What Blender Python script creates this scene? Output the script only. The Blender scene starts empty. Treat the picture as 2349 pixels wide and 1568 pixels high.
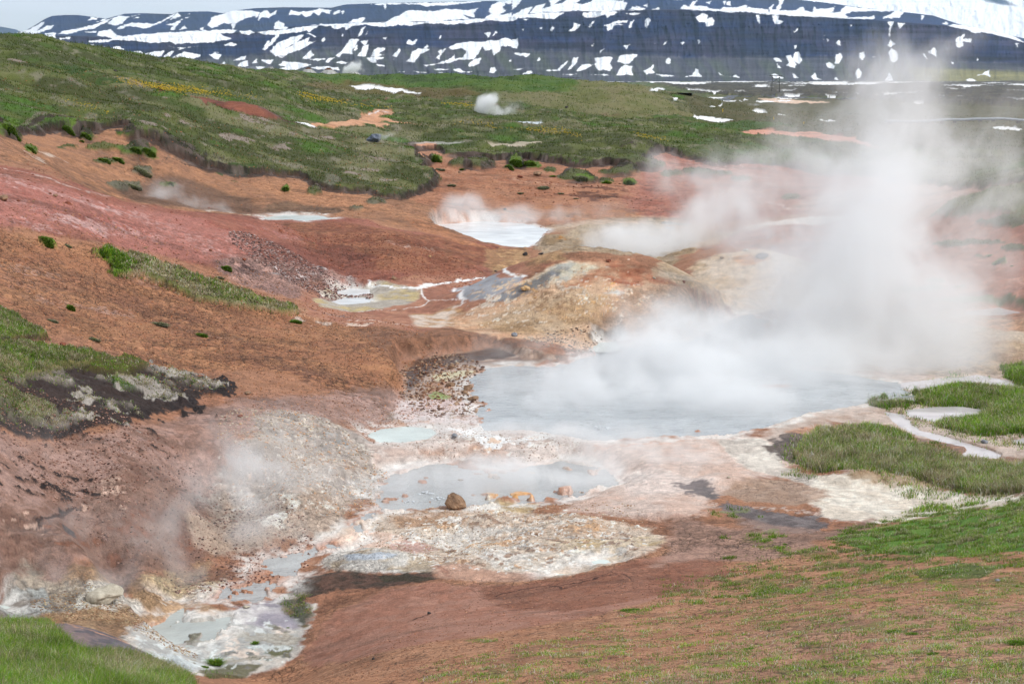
import bpy, bmesh, math, random
import numpy as np

# ---------------------------------------------------------------- camera, sky, sun, exposure
S = bpy.context.scene
CAM_H = 14.0
PITCH = math.atan(608.0 / 3261.0)
cam_d = bpy.data.cameras.new("camera")
cam = bpy.data.objects.new("camera", cam_d)
S.collection.objects.link(cam)
cam.location = (0, 0, CAM_H)
cam.rotation_euler = (math.pi / 2 - PITCH, 0, 0)
cam_d.lens = 50.0
cam_d.sensor_width = 36.0
cam_d.clip_start = 0.5
cam_d.clip_end = 60000.0
S.camera = cam
S.render.engine = 'CYCLES'
S.cycles.max_bounces = 11
S.cycles.diffuse_bounces = 2
S.cycles.glossy_bounces = 2
S.cycles.transmission_bounces = 2
S.cycles.transparent_max_bounces = 24
S.cycles.volume_bounces = 7
S.cycles.volume_step_rate = 1.0
S.cycles.volume_max_steps = 256
S.cycles.use_denoising = True
S.cycles.use_adaptive_sampling = True
S.cycles.adaptive_threshold = 0.06
S.view_settings.view_transform = 'Standard'
S.view_settings.look = 'None'
S.view_settings.exposure = 0.38
S.view_settings.gamma = 1.0
S.view_settings.use_curve_mapping = False

SUN_EL, SUN_AZ = math.radians(48), math.radians(118)     # azimuth clockwise from +Y: from the right, a little behind the camera
W = bpy.data.worlds.new("World")
S.world = W
W.use_nodes = True
nt = W.node_tree
nt.nodes.clear()
def wn(t, **k):
    n = nt.nodes.new(t)
    for a, b in k.items():
        setattr(n, a, b)
    return n
sky = wn('ShaderNodeTexSky', sky_type='NISHITA', sun_disc=False)
sky.sun_elevation = SUN_EL
sky.sun_rotation = SUN_AZ
sky.altitude = 400
sky.air_density = 1.0
sky.dust_density = 1.5
tc = wn('ShaderNodeTexCoord')
sep = wn('ShaderNodeSeparateXYZ')
nt.links.new(tc.outputs['Generated'], sep.inputs[0])
# a broken cloud deck: stretched noise over the dome, thinner towards the far left horizon
mp = wn('ShaderNodeMapping')
mp.inputs['Scale'].default_value = (2.2, 2.2, 26.0)
nt.links.new(tc.outputs['Generated'], mp.inputs['Vector'])
nz = wn('ShaderNodeTexNoise')
nz.inputs['Scale'].default_value = 2.6
nz.inputs['Detail'].default_value = 7
nz.inputs['Roughness'].default_value = 0.55
nt.links.new(mp.outputs[0], nz.inputs['Vector'])
mr = wn('ShaderNodeMapRange', interpolation_type='SMOOTHSTEP')
mr.inputs['From Min'].default_value = 0.30
mr.inputs['From Max'].default_value = 0.62
mr.inputs['To Min'].default_value = 0.74
mr.inputs['To Max'].default_value = 1.0
nt.links.new(nz.outputs['Fac'], mr.inputs['Value'])
hz = wn('ShaderNodeMapRange', interpolation_type='SMOOTHSTEP')     # cover grows away from the horizon
hz.inputs['From Min'].default_value = 0.025
hz.inputs['From Max'].default_value = 0.055
hz.inputs['To Min'].default_value = 0.75
hz.inputs['To Max'].default_value = 1.0
nt.links.new(sep.outputs['Z'], hz.inputs['Value'])
mul = wn('ShaderNodeMath', operation='MULTIPLY')
nt.links.new(mr.outputs[0], mul.inputs[0])
nt.links.new(hz.outputs[0], mul.inputs[1])
mix = wn('ShaderNodeMix', data_type='RGBA')
nt.links.new(mul.outputs[0], mix.inputs['Factor'])
nt.links.new(sky.outputs[0], mix.inputs[6])
mix.inputs[7].default_value = (7.6, 8.0, 8.6, 1)
bg = wn('ShaderNodeBackground')
bg.inputs['Strength'].default_value = 0.085
nt.links.new(mix.outputs[2], bg.inputs['Color'])
wo = wn('ShaderNodeOutputWorld')
nt.links.new(bg.outputs[0], wo.inputs['Surface'])

sun_d = bpy.data.lights.new("sun", 'SUN')
sun_d.energy = 2.3
sun_d.angle = math.radians(7)
sun_d.color = (1.0, 0.965, 0.92)
sun = bpy.data.objects.new("sun", sun_d)
S.collection.objects.link(sun)
from mathutils import Vector
sdir = Vector((math.sin(SUN_AZ) * math.cos(SUN_EL), math.cos(SUN_AZ) * math.cos(SUN_EL), math.sin(SUN_EL)))
sun.rotation_euler = sdir.to_track_quat('Z', 'Y').to_euler()

# ---------------------------------------------------------------- helpers
F = 3261.0
cp, sp = math.cos(PITCH), math.sin(PITCH)
def bear(px, py=400.0):
    v = (784.0 - py) / F
    return ((px - 1174.0) / F) / (cp + v * sp)
def slope_of(py):
    v = (784.0 - py) / F
    return (-sp + v * cp) / (cp + v * sp)          # dz per metre of forward distance
def at(px, py, Y):
    b = bear(px, py)
    return Vector((b * Y, Y, CAM_H + slope_of(py) * Y))
def lin(c):
    c = np.asarray(c, float) / 255.0
    return np.where(c <= 0.04045, c / 12.92, ((c + 0.055) / 1.055) ** 2.4)
def sstep(x):
    x = np.clip(x, 0, 1)
    return x * x * (3 - 2 * x)

_perm = {}
def gnoise(x, y, seed=0):
    """gradient noise, about -1..1"""
    if seed not in _perm:
        r = np.random.RandomState(seed + 11)
        a = r.rand(4096) * 2 * np.pi
        _perm[seed] = (np.cos(a).astype(np.float32), np.sin(a).astype(np.float32))
    gx, gy = _perm[seed]
    xi = np.floor(x).astype(np.int64); yi = np.floor(y).astype(np.int64)
    fx = (x - xi).astype(np.float32); fy = (y - yi).astype(np.float32)
    def g(i, j, dx, dy):
        h = (i * 73856093) ^ (j * 19349663)
        h = (h ^ (h >> 13)) * 60493
        h = (h ^ (h >> 11)) & 4095
        return gx[h] * dx + gy[h] * dy
    u = fx * fx * fx * (fx * (fx * 6 - 15) + 10); v = fy * fy * fy * (fy * (fy * 6 - 15) + 10)
    a = g(xi, yi, fx, fy); b = g(xi + 1, yi, fx - 1, fy)
    c = g(xi, yi + 1, fx, fy - 1); d = g(xi + 1, yi + 1, fx - 1, fy - 1)
    return ((a + (b - a) * u) * (1 - v) + (c + (d - c) * u) * v) * 1.5
def fbm(x, y, wave, octv, seed=0, gain=0.5, ridged=False):
    s = np.zeros(np.shape(x), np.float32); amp = 1.0; tot = 0
    for o in range(octv):
        n = gnoise(x / wave + 17.3 * o, y / wave - 9.1 * o, seed + o)
        if ridged:
            n = 1 - 2 * np.abs(n)
        s += amp * n; tot += amp
        amp *= gain; wave *= 0.5
    return s / tot * 1.4

def new_obj(name, verts, faces, mat=None, parent=None, smooth=False, cols=None, attrs=None):
    """verts (n,3) array, faces (m,3|4) int array or list of lists -> ONE mesh object"""
    me = bpy.data.meshes.new(name)
    V = np.asarray(verts, np.float32)
    if isinstance(faces, np.ndarray):
        k = faces.shape[1]; m = faces.shape[0]
        me.vertices.add(len(V)); me.vertices.foreach_set('co', V.ravel())
        me.loops.add(m * k); me.loops.foreach_set('vertex_index', faces.astype(np.int32).ravel())
        me.polygons.add(m)
        me.polygons.foreach_set('loop_start', np.arange(m, dtype=np.int32) * k)
        me.update(calc_edges=True)
    else:
        me.from_pydata([tuple(map(float, v)) for v in V], [], faces)
    if smooth:
        me.polygons.foreach_set('use_smooth', np.ones(len(me.polygons), bool))
    if cols is not None:
        a = me.color_attributes.new('col', 'FLOAT_COLOR', 'POINT')
        c4 = np.ones((len(V), 4), np.float32); c4[:, :3] = cols
        a.data.foreach_set('color', c4.ravel())
    for nm, arr in (attrs or {}).items():
        a = me.color_attributes.new(nm, 'FLOAT_COLOR', 'POINT')
        a.data.foreach_set('color', np.asarray(arr, np.float32).ravel())
    if mat:
        me.materials.append(mat)
    o = bpy.data.objects.new(name, me)
    S.collection.objects.link(o)
    if parent:
        o.parent = parent
    return o
def tag(o, label, cat, group=None, kind=None):
    if label: o['label'] = label
    if cat: o['category'] = cat
    if group: o['group'] = group
    if kind: o['kind'] = kind
    return o

def mat_new(name):
    m = bpy.data.materials.new(name); m.use_nodes = True
    t = m.node_tree; t.nodes.clear()
    def n(ty, ins=None, **k):
        nd = t.nodes.new(ty)
        for a, b in k.items(): setattr(nd, a, b)
        for a, b in (ins or {}).items():
            if hasattr(b, 'is_output') or isinstance(b, bpy.types.NodeSocket): t.links.new(b, nd.inputs[a])
            else: nd.inputs[a].default_value = b
        return nd
    return m, t, n
# ---------------------------------------------------------------- the lie of the land
# survey points: (column, row, forward distance) sightings from the camera's standpoint
P = [(1600,1568,17),(1600,1500,21.5),(1600,1420,28),(1600,1350,34),(1600,1290,39),
(2300,1568,15),(2300,1450,20),(2300,1350,27),(2300,1250,35),(2348,1165,41),(1930,1232,41),(2000,1400,24.5),(2000,1568,15.8),
(1174,1568,19),(1174,1480,25),(1174,1400,33),(1174,1330,38.5),(900,1568,22),(900,1480,29),(900,1400,36),(700,1568,27),(700,1500,35),
(640,1560,34),(500,1500,35.7),(560,1400,38.6),(620,1320,41.2),(840,1180,46),(1100,1110,49.3),(1300,900,62.6),
(0,1568,19),(200,1568,20),(400,1568,24),(0,1440,27),(200,1470,27.5),(150,1425,31),(300,1490,30),(400,1540,31),
(0,1400,34),(100,1380,36),(240,1385,39),(400,1330,41),(0,1300,36),(200,1250,38),(0,1150,37.5),(0,1000,41),(0,850,47),(0,700,56),
(0,550,66),(0,440,73),(0,382,77),(300,1150,41),(440,1180,44),(520,1150,45.5),(300,1000,46),(550,1000,49),(700,1000,52),(700,1080,48),
(450,900,53.5),(700,900,57),(880,900,60),(930,960,58),(300,800,57),(600,800,63),(900,800,66),(1130,815,68),(300,700,66),(600,730,72),
(900,740,75),(1150,770,73),(300,600,73),(600,640,80),(300,520,80),(300,466,85),(150,421,81),(450,487,90),(620,560,88),(620,503,96),(900,600,92),
(900,530,102),(1000,545,106),(1180,577,108),(1290,590,104),(1000,640,92),(800,640,90),(800,680,86),(1000,690,84),(1150,640,95),
(1450,1150,45.5),(1700,1100,49),(1600,1200,43),(1700,1050,52),(2000,1000,54.5),(2300,1000,54.5),(2300,900,62.5),(2000,900,63),
(2300,1080,50),(2300,860,66),(2100,1150,47),(2300,720,85),(2000,700,88),(1800,650,95),(1800,600,108),(1640,565,112),(1830,522,118),
(2300,640,90),(2300,560,100),(2348,440,110),(2130,487,125),(2200,560,105),(2000,560,120),(1500,570,118),(1130,540,119),(1300,500,135),(1700,520,132),
(0,340,90),(0,300,104),(150,400,100),(300,440,108),(450,480,110),(630,494,112),(800,482,116),(930,490,118),(1000,510,120),
(200,330,118),(200,285,128),(380,300,130),(450,380,128),(620,400,132),(850,440,135),(700,440,128),(960,440,140),(980,400,155),(900,340,180),
(0,250,125),(0,180,150),(0,100,200),(300,250,150),(300,180,200),(300,137,270),(600,300,165),(600,220,230),(600,166,400),(150,112,235),
(450,152,330),(80,104,215),(700,290,190),(870,270,260),(800,173,430),(800,215,380),(1000,178,430),(1200,182,420),(1400,196,400),(1500,220,380),(1590,275,350),
(1000,240,340),(1200,250,330),(1400,275,320),(1000,300,230),(1200,300,240),(1400,310,235),(1200,340,200),(1280,352,192),(1500,345,200),
(1700,340,230),(1100,400,160),(1100,460,140),(1400,450,150),(1600,400,180),(1800,400,185),(2000,450,150),(1750,300,330),(1700,250,560),
(2000,300,340),(2300,300,340),(2300,400,190),(2300,230,800),(1700,215,1100)]
# ground the ridges hide: (column, distance, height)
Q = [(0,83,8.6),(300,95,4.8),(620,104,3.0),(900,109,2.3),(800,520,8),(1200,520,6),(1000,520,7),(300,400,10),(0,420,15),(600,560,9)]
for px in (-300, 300, 900, 1500, 2100, 2700):
    for Y, z in ((800, 2.0), (1500, 1.5), (4200, 1.0), (6500, 1.0)):
        Q.append((px, Y, z))
for px in (0, 800, 1600, 2348):
    Q += [(px, 7, 12.0 - 0.35 * 7 + (0.5 if px > 2000 else 0))]
Q += [(-500,25,5.5),(-500,60,9),(-500,100,14),(-500,200,20),(2800,14,7.9),(2800,20,5.9),(2800,30,3.2),(2800,45,2.5),(2800,70,1.5),(2800,110,8.5),(2800,200,6),(2800,400,2),
      (-300,36,4),(-300,45,7.5)]
ctrl = []
for px, py, Y in P:
    ctrl.append((bear(px, py), math.log(Y), CAM_H + slope_of(py) * Y))
for px, Y, z in Q:
    ctrl.append((bear(px), math.log(Y), z))
ctrl = np.array(ctrl)
KB = 2.4
def _phi(r2): return np.sqrt(r2 + 0.05 ** 2)
_c = np.stack([ctrl[:, 0] * KB, ctrl[:, 1]], 1)
_A = _phi(((_c[:, None] - _c[None]) ** 2).sum(-1)) + np.eye(len(_c)) * -0.004
_w = np.linalg.solve(np.block([[_A, np.ones((len(_c), 1))], [np.ones((1, len(_c))), np.zeros((1, 1))]]), np.append(ctrl[:, 2], 0))

# grid: columns are bearings, rows are log distance; as fine as the ground needs near the path, coarser far away
DET = 1.0
bi = np.linspace(-0.385, 0.385, int(1120 * DET))
bo = (np.linspace(0, 1, int(110 * DET)) ** 1.3 * 0.6)[1:]
BG = np.concatenate([-0.385 - bo[::-1], bi, 0.385 + bo])
def seg(a, b, n): return np.linspace(math.log(a), math.log(b), int(n * DET), endpoint=False)
LG = np.concatenate([seg(6, 14, 40), seg(14, 30, 240), seg(30, 110, 860), seg(110, 200, 260), seg(200, 460, 240), seg(460, 1300, 90), seg(1300, 6500, 60), [math.log(6500)]])
nb, nl = len(BG), len(LG)
Bm, Lm = np.meshgrid(BG, LG)            # (nl, nb)
Ym = np.exp(Lm); Xm = Bm * Ym
# coarse RBF, upsampled
cb = np.linspace(BG[0], BG[-1], 200); cl = np.linspace(LG[0], LG[-1], 420)
CB, CL = np.meshgrid(cb, cl)
pts = np.stack([CB.ravel() * KB, CL.ravel()], 1)
Hc = np.empty(len(pts))
for i in range(0, len(pts), 8000):
    q = pts[i:i + 8000]
    Hc[i:i + 8000] = _phi(((q[:, None] - _c[None]) ** 2).sum(-1)) @ _w[:-1] + _w[-1]
Hc = Hc.reshape(CB.shape)
for _ in range(2):                      # soften the kinks
    Hc[1:-1, 1:-1] = 0.5 * Hc[1:-1, 1:-1] + 0.125 * (Hc[:-2, 1:-1] + Hc[2:, 1:-1] + Hc[1:-1, :-2] + Hc[1:-1, 2:])
def bil(G, gb, gl, b, l):
    i = np.clip(np.searchsorted(gl, l) - 1, 0, len(gl) - 2); j = np.clip(np.searchsorted(gb, b) - 1, 0, len(gb) - 2)
    tl = np.clip((l - gl[i]) / (gl[i + 1] - gl[i]), 0, 1); tb = np.clip((b - gb[j]) / (gb[j + 1] - gb[j]), 0, 1)
    return (G[i, j] * (1 - tb) + G[i, j + 1] * tb) * (1 - tl) + (G[i + 1, j] * (1 - tb) + G[i + 1, j + 1] * tb) * tl
H = bil(Hc, cb, cl, Bm.ravel(), Lm.ravel()).reshape(Bm.shape)

def bump(px, Y, rx, ry, h, rot=0.0, pw=1.3, wob=0.12):
    """a mound (h>0) or hollow (h<0): centre, half width, half depth, height in metres"""
    b0 = bear(px); cx, cy = b0 * Y, Y
    R = max(rx, ry) * 1.3
    r0, r1 = np.searchsorted(LG, math.log(max(cy - R, 6.1))), np.searchsorted(LG, math.log(cy + R))
    c0, c1 = np.searchsorted(BG, (cx - R) / cy - 0.03), np.searchsorted(BG, (cx + R) / cy + 0.03)
    s = (slice(r0, r1), slice(c0, c1))
    dx, dy = Xm[s] - cx, Ym[s] - cy
    c, sn = math.cos(rot), math.sin(rot)
    u = (dx * c + dy * sn) / rx; v = (-dx * sn + dy * c) / ry
    r = np.sqrt(u * u + v * v) * (1 + wob * fbm(Xm[s], Ym[s], max(rx, ry) * 0.8, 3, 7))
    H[s] += h * np.clip(1 - r * r, 0, 1) ** pw

# low undulation everywhere on the land, in world metres
H += 0.10 * fbm(Xm, Ym, 6.0, 3, 5) * np.clip((Ym - 20) / 20, 0, 1) * np.clip(Ym / 60, 0.6, 5)
bump(1372, 82.5, 10.4, 9.2, 3.8, 0.0, 1.5, .03)
bump(1238, 86.5, 3.6, 1.2, -0.5, 0.55, 1.4)
bump(1720, 99, 6.8, 8, 1.9)
bump(1430, 122, 7.2, 5, 1.5)
bump(1290, 115, 3.2, 3, 0.8)
bump(2190, 77, 11.0, 7.5, 1.55, 0.0, 1.1)
bump(1880, 72, 5.5, 3.2, 0.9)
bump(1590, 108, 2.6, 1.3, 0.5, 0.3)
bump(2025, 49.0, 2.2, 1.0, 0.38, -0.1)
bump(1700, 48.6, 1.7, 1.0, 0.34, 0.2)
bump(1560, 44.5, 1.8, 1.2, 0.2)
bump(860, 41.8, 1.9, 1.0, 0.34)
bump(1120, 44.2, 2.2, 1.3, 0.42)
bump(1290, 43.0, 1.8, 1.1, 0.25)
bump(490, 46.3, 2.4, 2.6, -0.9)
bump(655, 46.2, 1.7, 1.2, 0.22)
bump(560, 48.5, 1.3, 1.0, 0.3, .4, 1.2, .4)
bump(780, 49.5, 1.6, 1.0, 0.3, .3, 1.2, .4)
bump(330, 43.5, 1.4, 1.1, 0.35, .5, 1.2, .5)
bump(180, 41, 1.5, 1.2, 0.4, .5, 1.2, .5)
bump(90, 37.5, 1.2, 1.0, 0.35, .2, 1.2, .5)
bump(430, 40.6, 1.0, .6, 0.25, .2, 1.2, .5)
bump(345, 39.0, 1.6, 1.0, 0.35)
bump(250, 37.0, 2.0, 1.2, 0.3)
bump(1393, 75.2, .9, 0.6, -0.5, 0, 0.9)
bump(760, 53.5, 3.0, 2.6, 0.3, 0.5, 1.3, .4)
bump(575, 176, 5.0, 5.0, 1.5)
bump(1660, 520, 22, 18, 2.4)
bump(1730, 500, 16, 14, 1.6)
bump(340, 165, 14, 7, 1.3, -0.4)
bump(80, 150, 12, 7, 1.6, -0.2)

def ridge(pxy, hw, h):
    """a low bank along a polyline of sightings"""
    w = [hit(px, py) for px, py in pxy]
    d = np.full(H.shape, 1e9)
    for (b0, l0), (b1, l1) in zip(w[:-1], w[1:]):
        x0, y0, x1, y1 = b0 * math.exp(l0), math.exp(l0), b1 * math.exp(l1), math.exp(l1)
        m = (Ym > min(y0, y1) - 6) & (Ym < max(y0, y1) + 6)
        ex, ey = x1 - x0, y1 - y0
        t = np.clip(((Xm[m] - x0) * ex + (Ym[m] - y0) * ey) / (ex * ex + ey * ey), 0, 1)
        d[m] = np.minimum(d[m], np.hypot(Xm[m] - x0 - t * ex, Ym[m] - y0 - t * ey))
    H[...] += h * np.exp(-(d / hw) ** 2)

_Hh = None
def hit(px, py):
    """(bearing, log distance) of the first ground a sighting meets"""
    b = bear(px, py); j = int(np.clip(np.searchsorted(BG, b), 0, nb - 1))
    ok = np.nonzero(H[:, j] >= CAM_H + slope_of(py) * Ym[:, j])[0]
    ok = ok[ok > 3]
    if len(ok) == 0: return (b, LG[-1])
    return (b, LG[ok[0]])

ridge([(235,590),(330,620),(450,665),(560,690),(680,722)], 1.5, 0.55)
# shared noise fields; height enters too, so that steep faces are not smeared
Lp = Lm + 1.3 * H / Ym
# fields (scale grows with distance: fine detail near the path, broad far off)
F1 = fbm(Bm, Lp, 0.09, 7, 1)
F2 = fbm(Bm, Lp, 0.035, 6, 20)
F3 = fbm(Bm, Lp, 0.011, 4, 40)
F4 = fbm(Bm, Lp, 0.05, 6, 60, ridged=True)
F6 = fbm(Bm, Lp, 0.005, 2, 50)
F5 = fbm(Bm * 0.5 + Lp * 0.2, Lp * 2.2 - Bm * 0.5, 0.05, 6, 80)     # streaks running along the slope



# --- pools and hollows: outline sighted on the level of the water
def zrow(z, py):
    """water level: a number, or ((row, level), (row, level)) for a falling stream"""
    if not isinstance(z, tuple): return z
    (p0, z0), (p1, z1) = z
    t = min(max((py - p0) / (p1 - p0), 0), 1)
    return z0 + (z1 - z0) * t
def zgrid(z, s):
    if not isinstance(z, tuple): return np.full(Lm[s].shape, float(z))
    (p0, z0), (p1, z1) = z
    l0, l1 = math.log((CAM_H - z0) / -slope_of(p0)), math.log((CAM_H - z1) / -slope_of(p1))
    return z0 + (z1 - z0) * np.clip((Lm[s] - l0) / (l1 - l0), 0, 1)
def plane_pts(pp, z):
    return [(bear(px, py), math.log((CAM_H - zrow(z, py)) / -slope_of(py))) for px, py in pp]
def sdist(poly, s):
    """signed distance (positive inside), in bearing units, on grid slice s"""
    x, y = Bm[s], Lm[s]
    d = np.full(x.shape, 1e9); ins = np.zeros(x.shape, bool)
    n = len(poly)
    for i in range(n):
        x0, y0 = poly[i]; x1, y1 = poly[(i + 1) % n]
        ex, ey = x1 - x0, y1 - y0
        t = np.clip(((x - x0) * ex + (y - y0) * ey) / (ex * ex + ey * ey + 1e-12), 0, 1)
        d = np.minimum(d, (x - x0 - t * ex) ** 2 + (y - y0 - t * ey) ** 2)
        if y0 != y1:
            c = ((y0 > y) != (y1 > y)) & (x < ex * (y - y0) / ey + x0)
            ins ^= c
    d = np.sqrt(d)
    return np.where(ins, d, -d)
def sl(poly, m):
    a = np.array(poly)
    return (slice(max(np.searchsorted(LG, a[:, 1].min() - m), 0), min(np.searchsorted(LG, a[:, 1].max() + m) + 1, nl)),
            slice(max(np.searchsorted(BG, a[:, 0].min() - m), 0), min(np.searchsorted(BG, a[:, 0].max() + m) + 1, nb)))
WET = np.zeros(H.shape, np.float32)
SHORE = np.zeros(H.shape, np.float32)
BED = np.zeros(H.shape, bool)
def carve(pp, z, depth=0.25, bank=1.2, edge=0.10, rough=0.22, rise=0.03, lift=4.0, crust=0.0, isl=0.0):
    poly = plane_pts(pp, z)
    s = sl(poly, 0.22)
    d = sdist(poly, s) * Ym[s] + rough * (.7 * F1[s] + F2[s] + 0.5 * F3[s]) * (Ym[s] / 60)
    h = H[s]; z = zgrid(z, s)
    lw = 1 - sstep((-d - 1.0) / lift)
    h = np.where(h < z + rise, h + (z + rise + .02 - h) * lw, h)
    out = z + rise + (h - z - rise) * sstep(-d / bank)
    H[s] = np.where(BED[s], H[s], np.where(d > 0, np.minimum(z - depth * sstep(d / edge / 4) + isl * np.clip(F2[s] + .6 * F3[s] - .12, 0, .8) * sstep(2.2 - np.abs(d)), z + .05 + .05 * F3[s] + .03 * F6[s]) if isl else z - depth * sstep(d / edge / 4), out))
    if depth > 0: BED[s] |= d > 0
    WET[s] = np.maximum(WET[s], sstep(1 + d / 0.5))
    if crust: SHORE[s] = np.maximum(SHORE[s], np.exp(-((d + .15) / .45) ** 2) * crust)
POOLS = [
 ("pool", [(1072,868),(1100,845),(1170,838),(1260,842),(1330,828),(1420,800),(1500,790),(1580,775),(1650,745),(1720,720),(1760,735),(1740,790),(1690,815),(1760,830),(1900,850),(2050,880),(2100,905),(2000,925),(1850,950),(1750,985),(1650,1000),(1500,1005),(1350,1010),(1220,992),(1110,990),(1085,960),(1110,925),(1080,905)], 0.0, 'blue'),
 ("pool", [(838,998),(870,983),(930,976),(990,984),(1005,992),(985,1008),(920,1016),(860,1014)], 0.0, 'milk'),
 ("pool", [(850,1150),(870,1115),(910,1085),(980,1065),(1050,1062),(1100,1078),(1160,1085),(1210,1065),(1290,1055),(1400,1080),(1420,1110),(1330,1140),(1230,1155),(1130,1160),(1010,1170),(930,1175),(870,1175)], -0.4, 'grey'),
 ("pool", [(770,668),(800,661),(848,663),(852,673),(820,680),(775,677)], 0.85, 'white'),
 ("pool", [(750,692),(790,683),(840,682),(850,694),(800,700),(760,699)], 0.85, 'white'),
 ("pool", [(600,498),(660,492),(740,494),(765,502),(700,508),(610,504)], 3.15, 'milk'),
 ("pool", [(1005,540),(1010,515),(1100,508),(1200,512),(1260,528),(1235,552),(1210,568),(1130,565),(1060,552),(1020,548)], 0.7, 'white'),
 ("pool", [(470,1380),(500,1355),(560,1330),(600,1300),(590,1285),(660,1270),(720,1255),(790,1225),(830,1180),(862,1165),(870,1178),(840,1210),(800,1245),(730,1275),(690,1310),(650,1345),(590,1385),(540,1378)], ((1300, -1.0), (1195, -0.40)), 'grey'),
 ("pool", [(330,1440),(370,1425),(395,1400),(420,1385),(435,1395),(420,1425),(490,1415),(545,1405),(530,1440),(480,1475),(430,1490),(380,1480)], -1.02, 'mudpool'),
 ("pool", [(1352,1287),(1372,1281),(1396,1282),(1407,1291),(1385,1294),(1360,1294)], 0.1, 'milk'),
 ("pool", [(1265,1323),(1280,1315),(1310,1313),(1322,1318),(1300,1325),(1275,1326)], 0.0, 'milk'),
 ("pool", [(2190,722),(2230,712),(2290,705),(2360,722),(2420,735),(2350,742),(2270,737)], -0.1, 'pale'),
 ("pool", [(1950,905),(2050,880),(2150,868),(2240,860),(2310,872),(2360,895),(2360,905),(2300,893),(2200,885),(2110,905),(2110,925),(2010,930)], -0.02, 'pale'),
 ("pool", [(2080,940),(2130,932),(2200,930),(2255,940),(2250,960),(2200,968),(2130,965),(2085,955)], -0.02, 'pale'),
 ("pool", [(2030,945),(2070,950),(2110,985),(2170,1000),(2230,1020),(2300,1042),(2290,1052),(2190,1050),(2215,1030),(2150,1012),(2090,995),(2040,965)], -0.03, 'pale'),
 ("pool", [(2320,1010),(2360,1002),(2400,1010),(2380,1022),(2330,1018)], 0.0, 'pale'),
 ("pool", [(1355,795),(1375,785),(1410,783),(1420,795),(1395,805),(1365,803)], 0.12, 'milk'),
 ("pool", [(0,1385),(-60,1380),(-60,1400),(0,1402),(28,1392)], 0.45, 'milk'),
]
carve([(925,855),(935,832),(1000,820),(1060,812),(1130,800),(1200,822),(1270,835),(1330,828),(1250,850),(1100,850),(1075,870),(1085,910),(1110,930),(1090,990),(1000,985),(925,965),(915,930),(928,890)], 0.12, 0.0, 0.8, 0.1, 0.35, 0.02, .5)
for nm, pp, z, k in POOLS:
    big = k in ('blue', 'grey')
    carve(pp, z, 0.3, 1.6 if big else 0.7, 0.1, 0.55 if big else (.3 if k == 'mudpool' else 0.12), crust=0.0 if k == 'pale' else 1.0, isl={((1300, -1.0), (1195, -0.40)): 2.2, -0.4: 1.1, 0.0: .5 if k == 'blue' else 0, -1.02: .9}.get(z, 0))
H2 = H.copy()
# an islet bar and rocks in the grey pool
bump(1165, 47.4, 1.9, 0.42, 0.24, 0.12, 1.0, 0.15)
bump(1330, 48.3, 1.5, 0.35, 0.2, 0.2, 1.0, 0.15)
bump(1790, 64, 2.2, 0.5, 0.35, 0.1, 1.0, 0.3)
# ---------------------------------------------------------------- what the ground is made of
C = np.empty(H.shape + (3,), np.float32)
CRACK = np.zeros(H.shape, np.float32); GRAV = np.zeros(H.shape, np.float32); VEG = np.zeros(H.shape, np.float32)
GD = np.zeros(H.shape, np.float32)       # blade density
KIND = np.zeros(H.shape, np.float32)     # turf colour: 0 fresh .. 1 dead
RGH = np.full(H.shape, 0.75, np.float32) # fine relief
MEAD = np.zeros(H.shape, np.float32)
PXU = 1.0 / F
def mixc(s, w, rgb):
    C[s] += (lin(rgb).astype(np.float32) - C[s]) * w[..., None]
def setm(s, w, kw):
    for k, v in kw.items():
        A = {'crack': CRACK, 'grav': GRAV, 'veg': VEG, 'gd': GD, 'kind': KIND, 'rgh': RGH, 'wet': WET, 'mead': MEAD}[k]
        A[s] += (v - A[s]) * w
def paint(pp, rgb, soft=8, rough=12, a=1.0, nz=None, rgb2=None, mix=0.0, **kw):
    """an area of ground given by its outline on the land; rgb is the stuff's own colour"""
    poly = [hit(px, py) for px, py in pp]
    s = sl(poly, (soft + rough * 2) * PXU)
    if s[0].stop <= s[0].start or s[1].stop <= s[1].start: return
    nf = (F1[s] * 1.0 + F2[s] * 0.9 + F3[s] * 0.8 + F6[s] * .35) if nz is None else nz[s]
    d = sdist(poly, s) / PXU + rough * nf
    w = (a * sstep(d / soft * 0.5 + 0.5)).astype(np.float32)
    if mix > 0: w = w * sstep(0.5 + (F2[s] + 0.6 * F3[s] + F1[s] * 0.6) / mix)
    if rgb is not None: mixc(s, w, rgb)
    if rgb2 is not None: mixc(s, w * sstep(0.5 + 1.6 * (F2[s] + 0.7 * F3[s])), rgb2)
    setm(s, w, kw)
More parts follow.
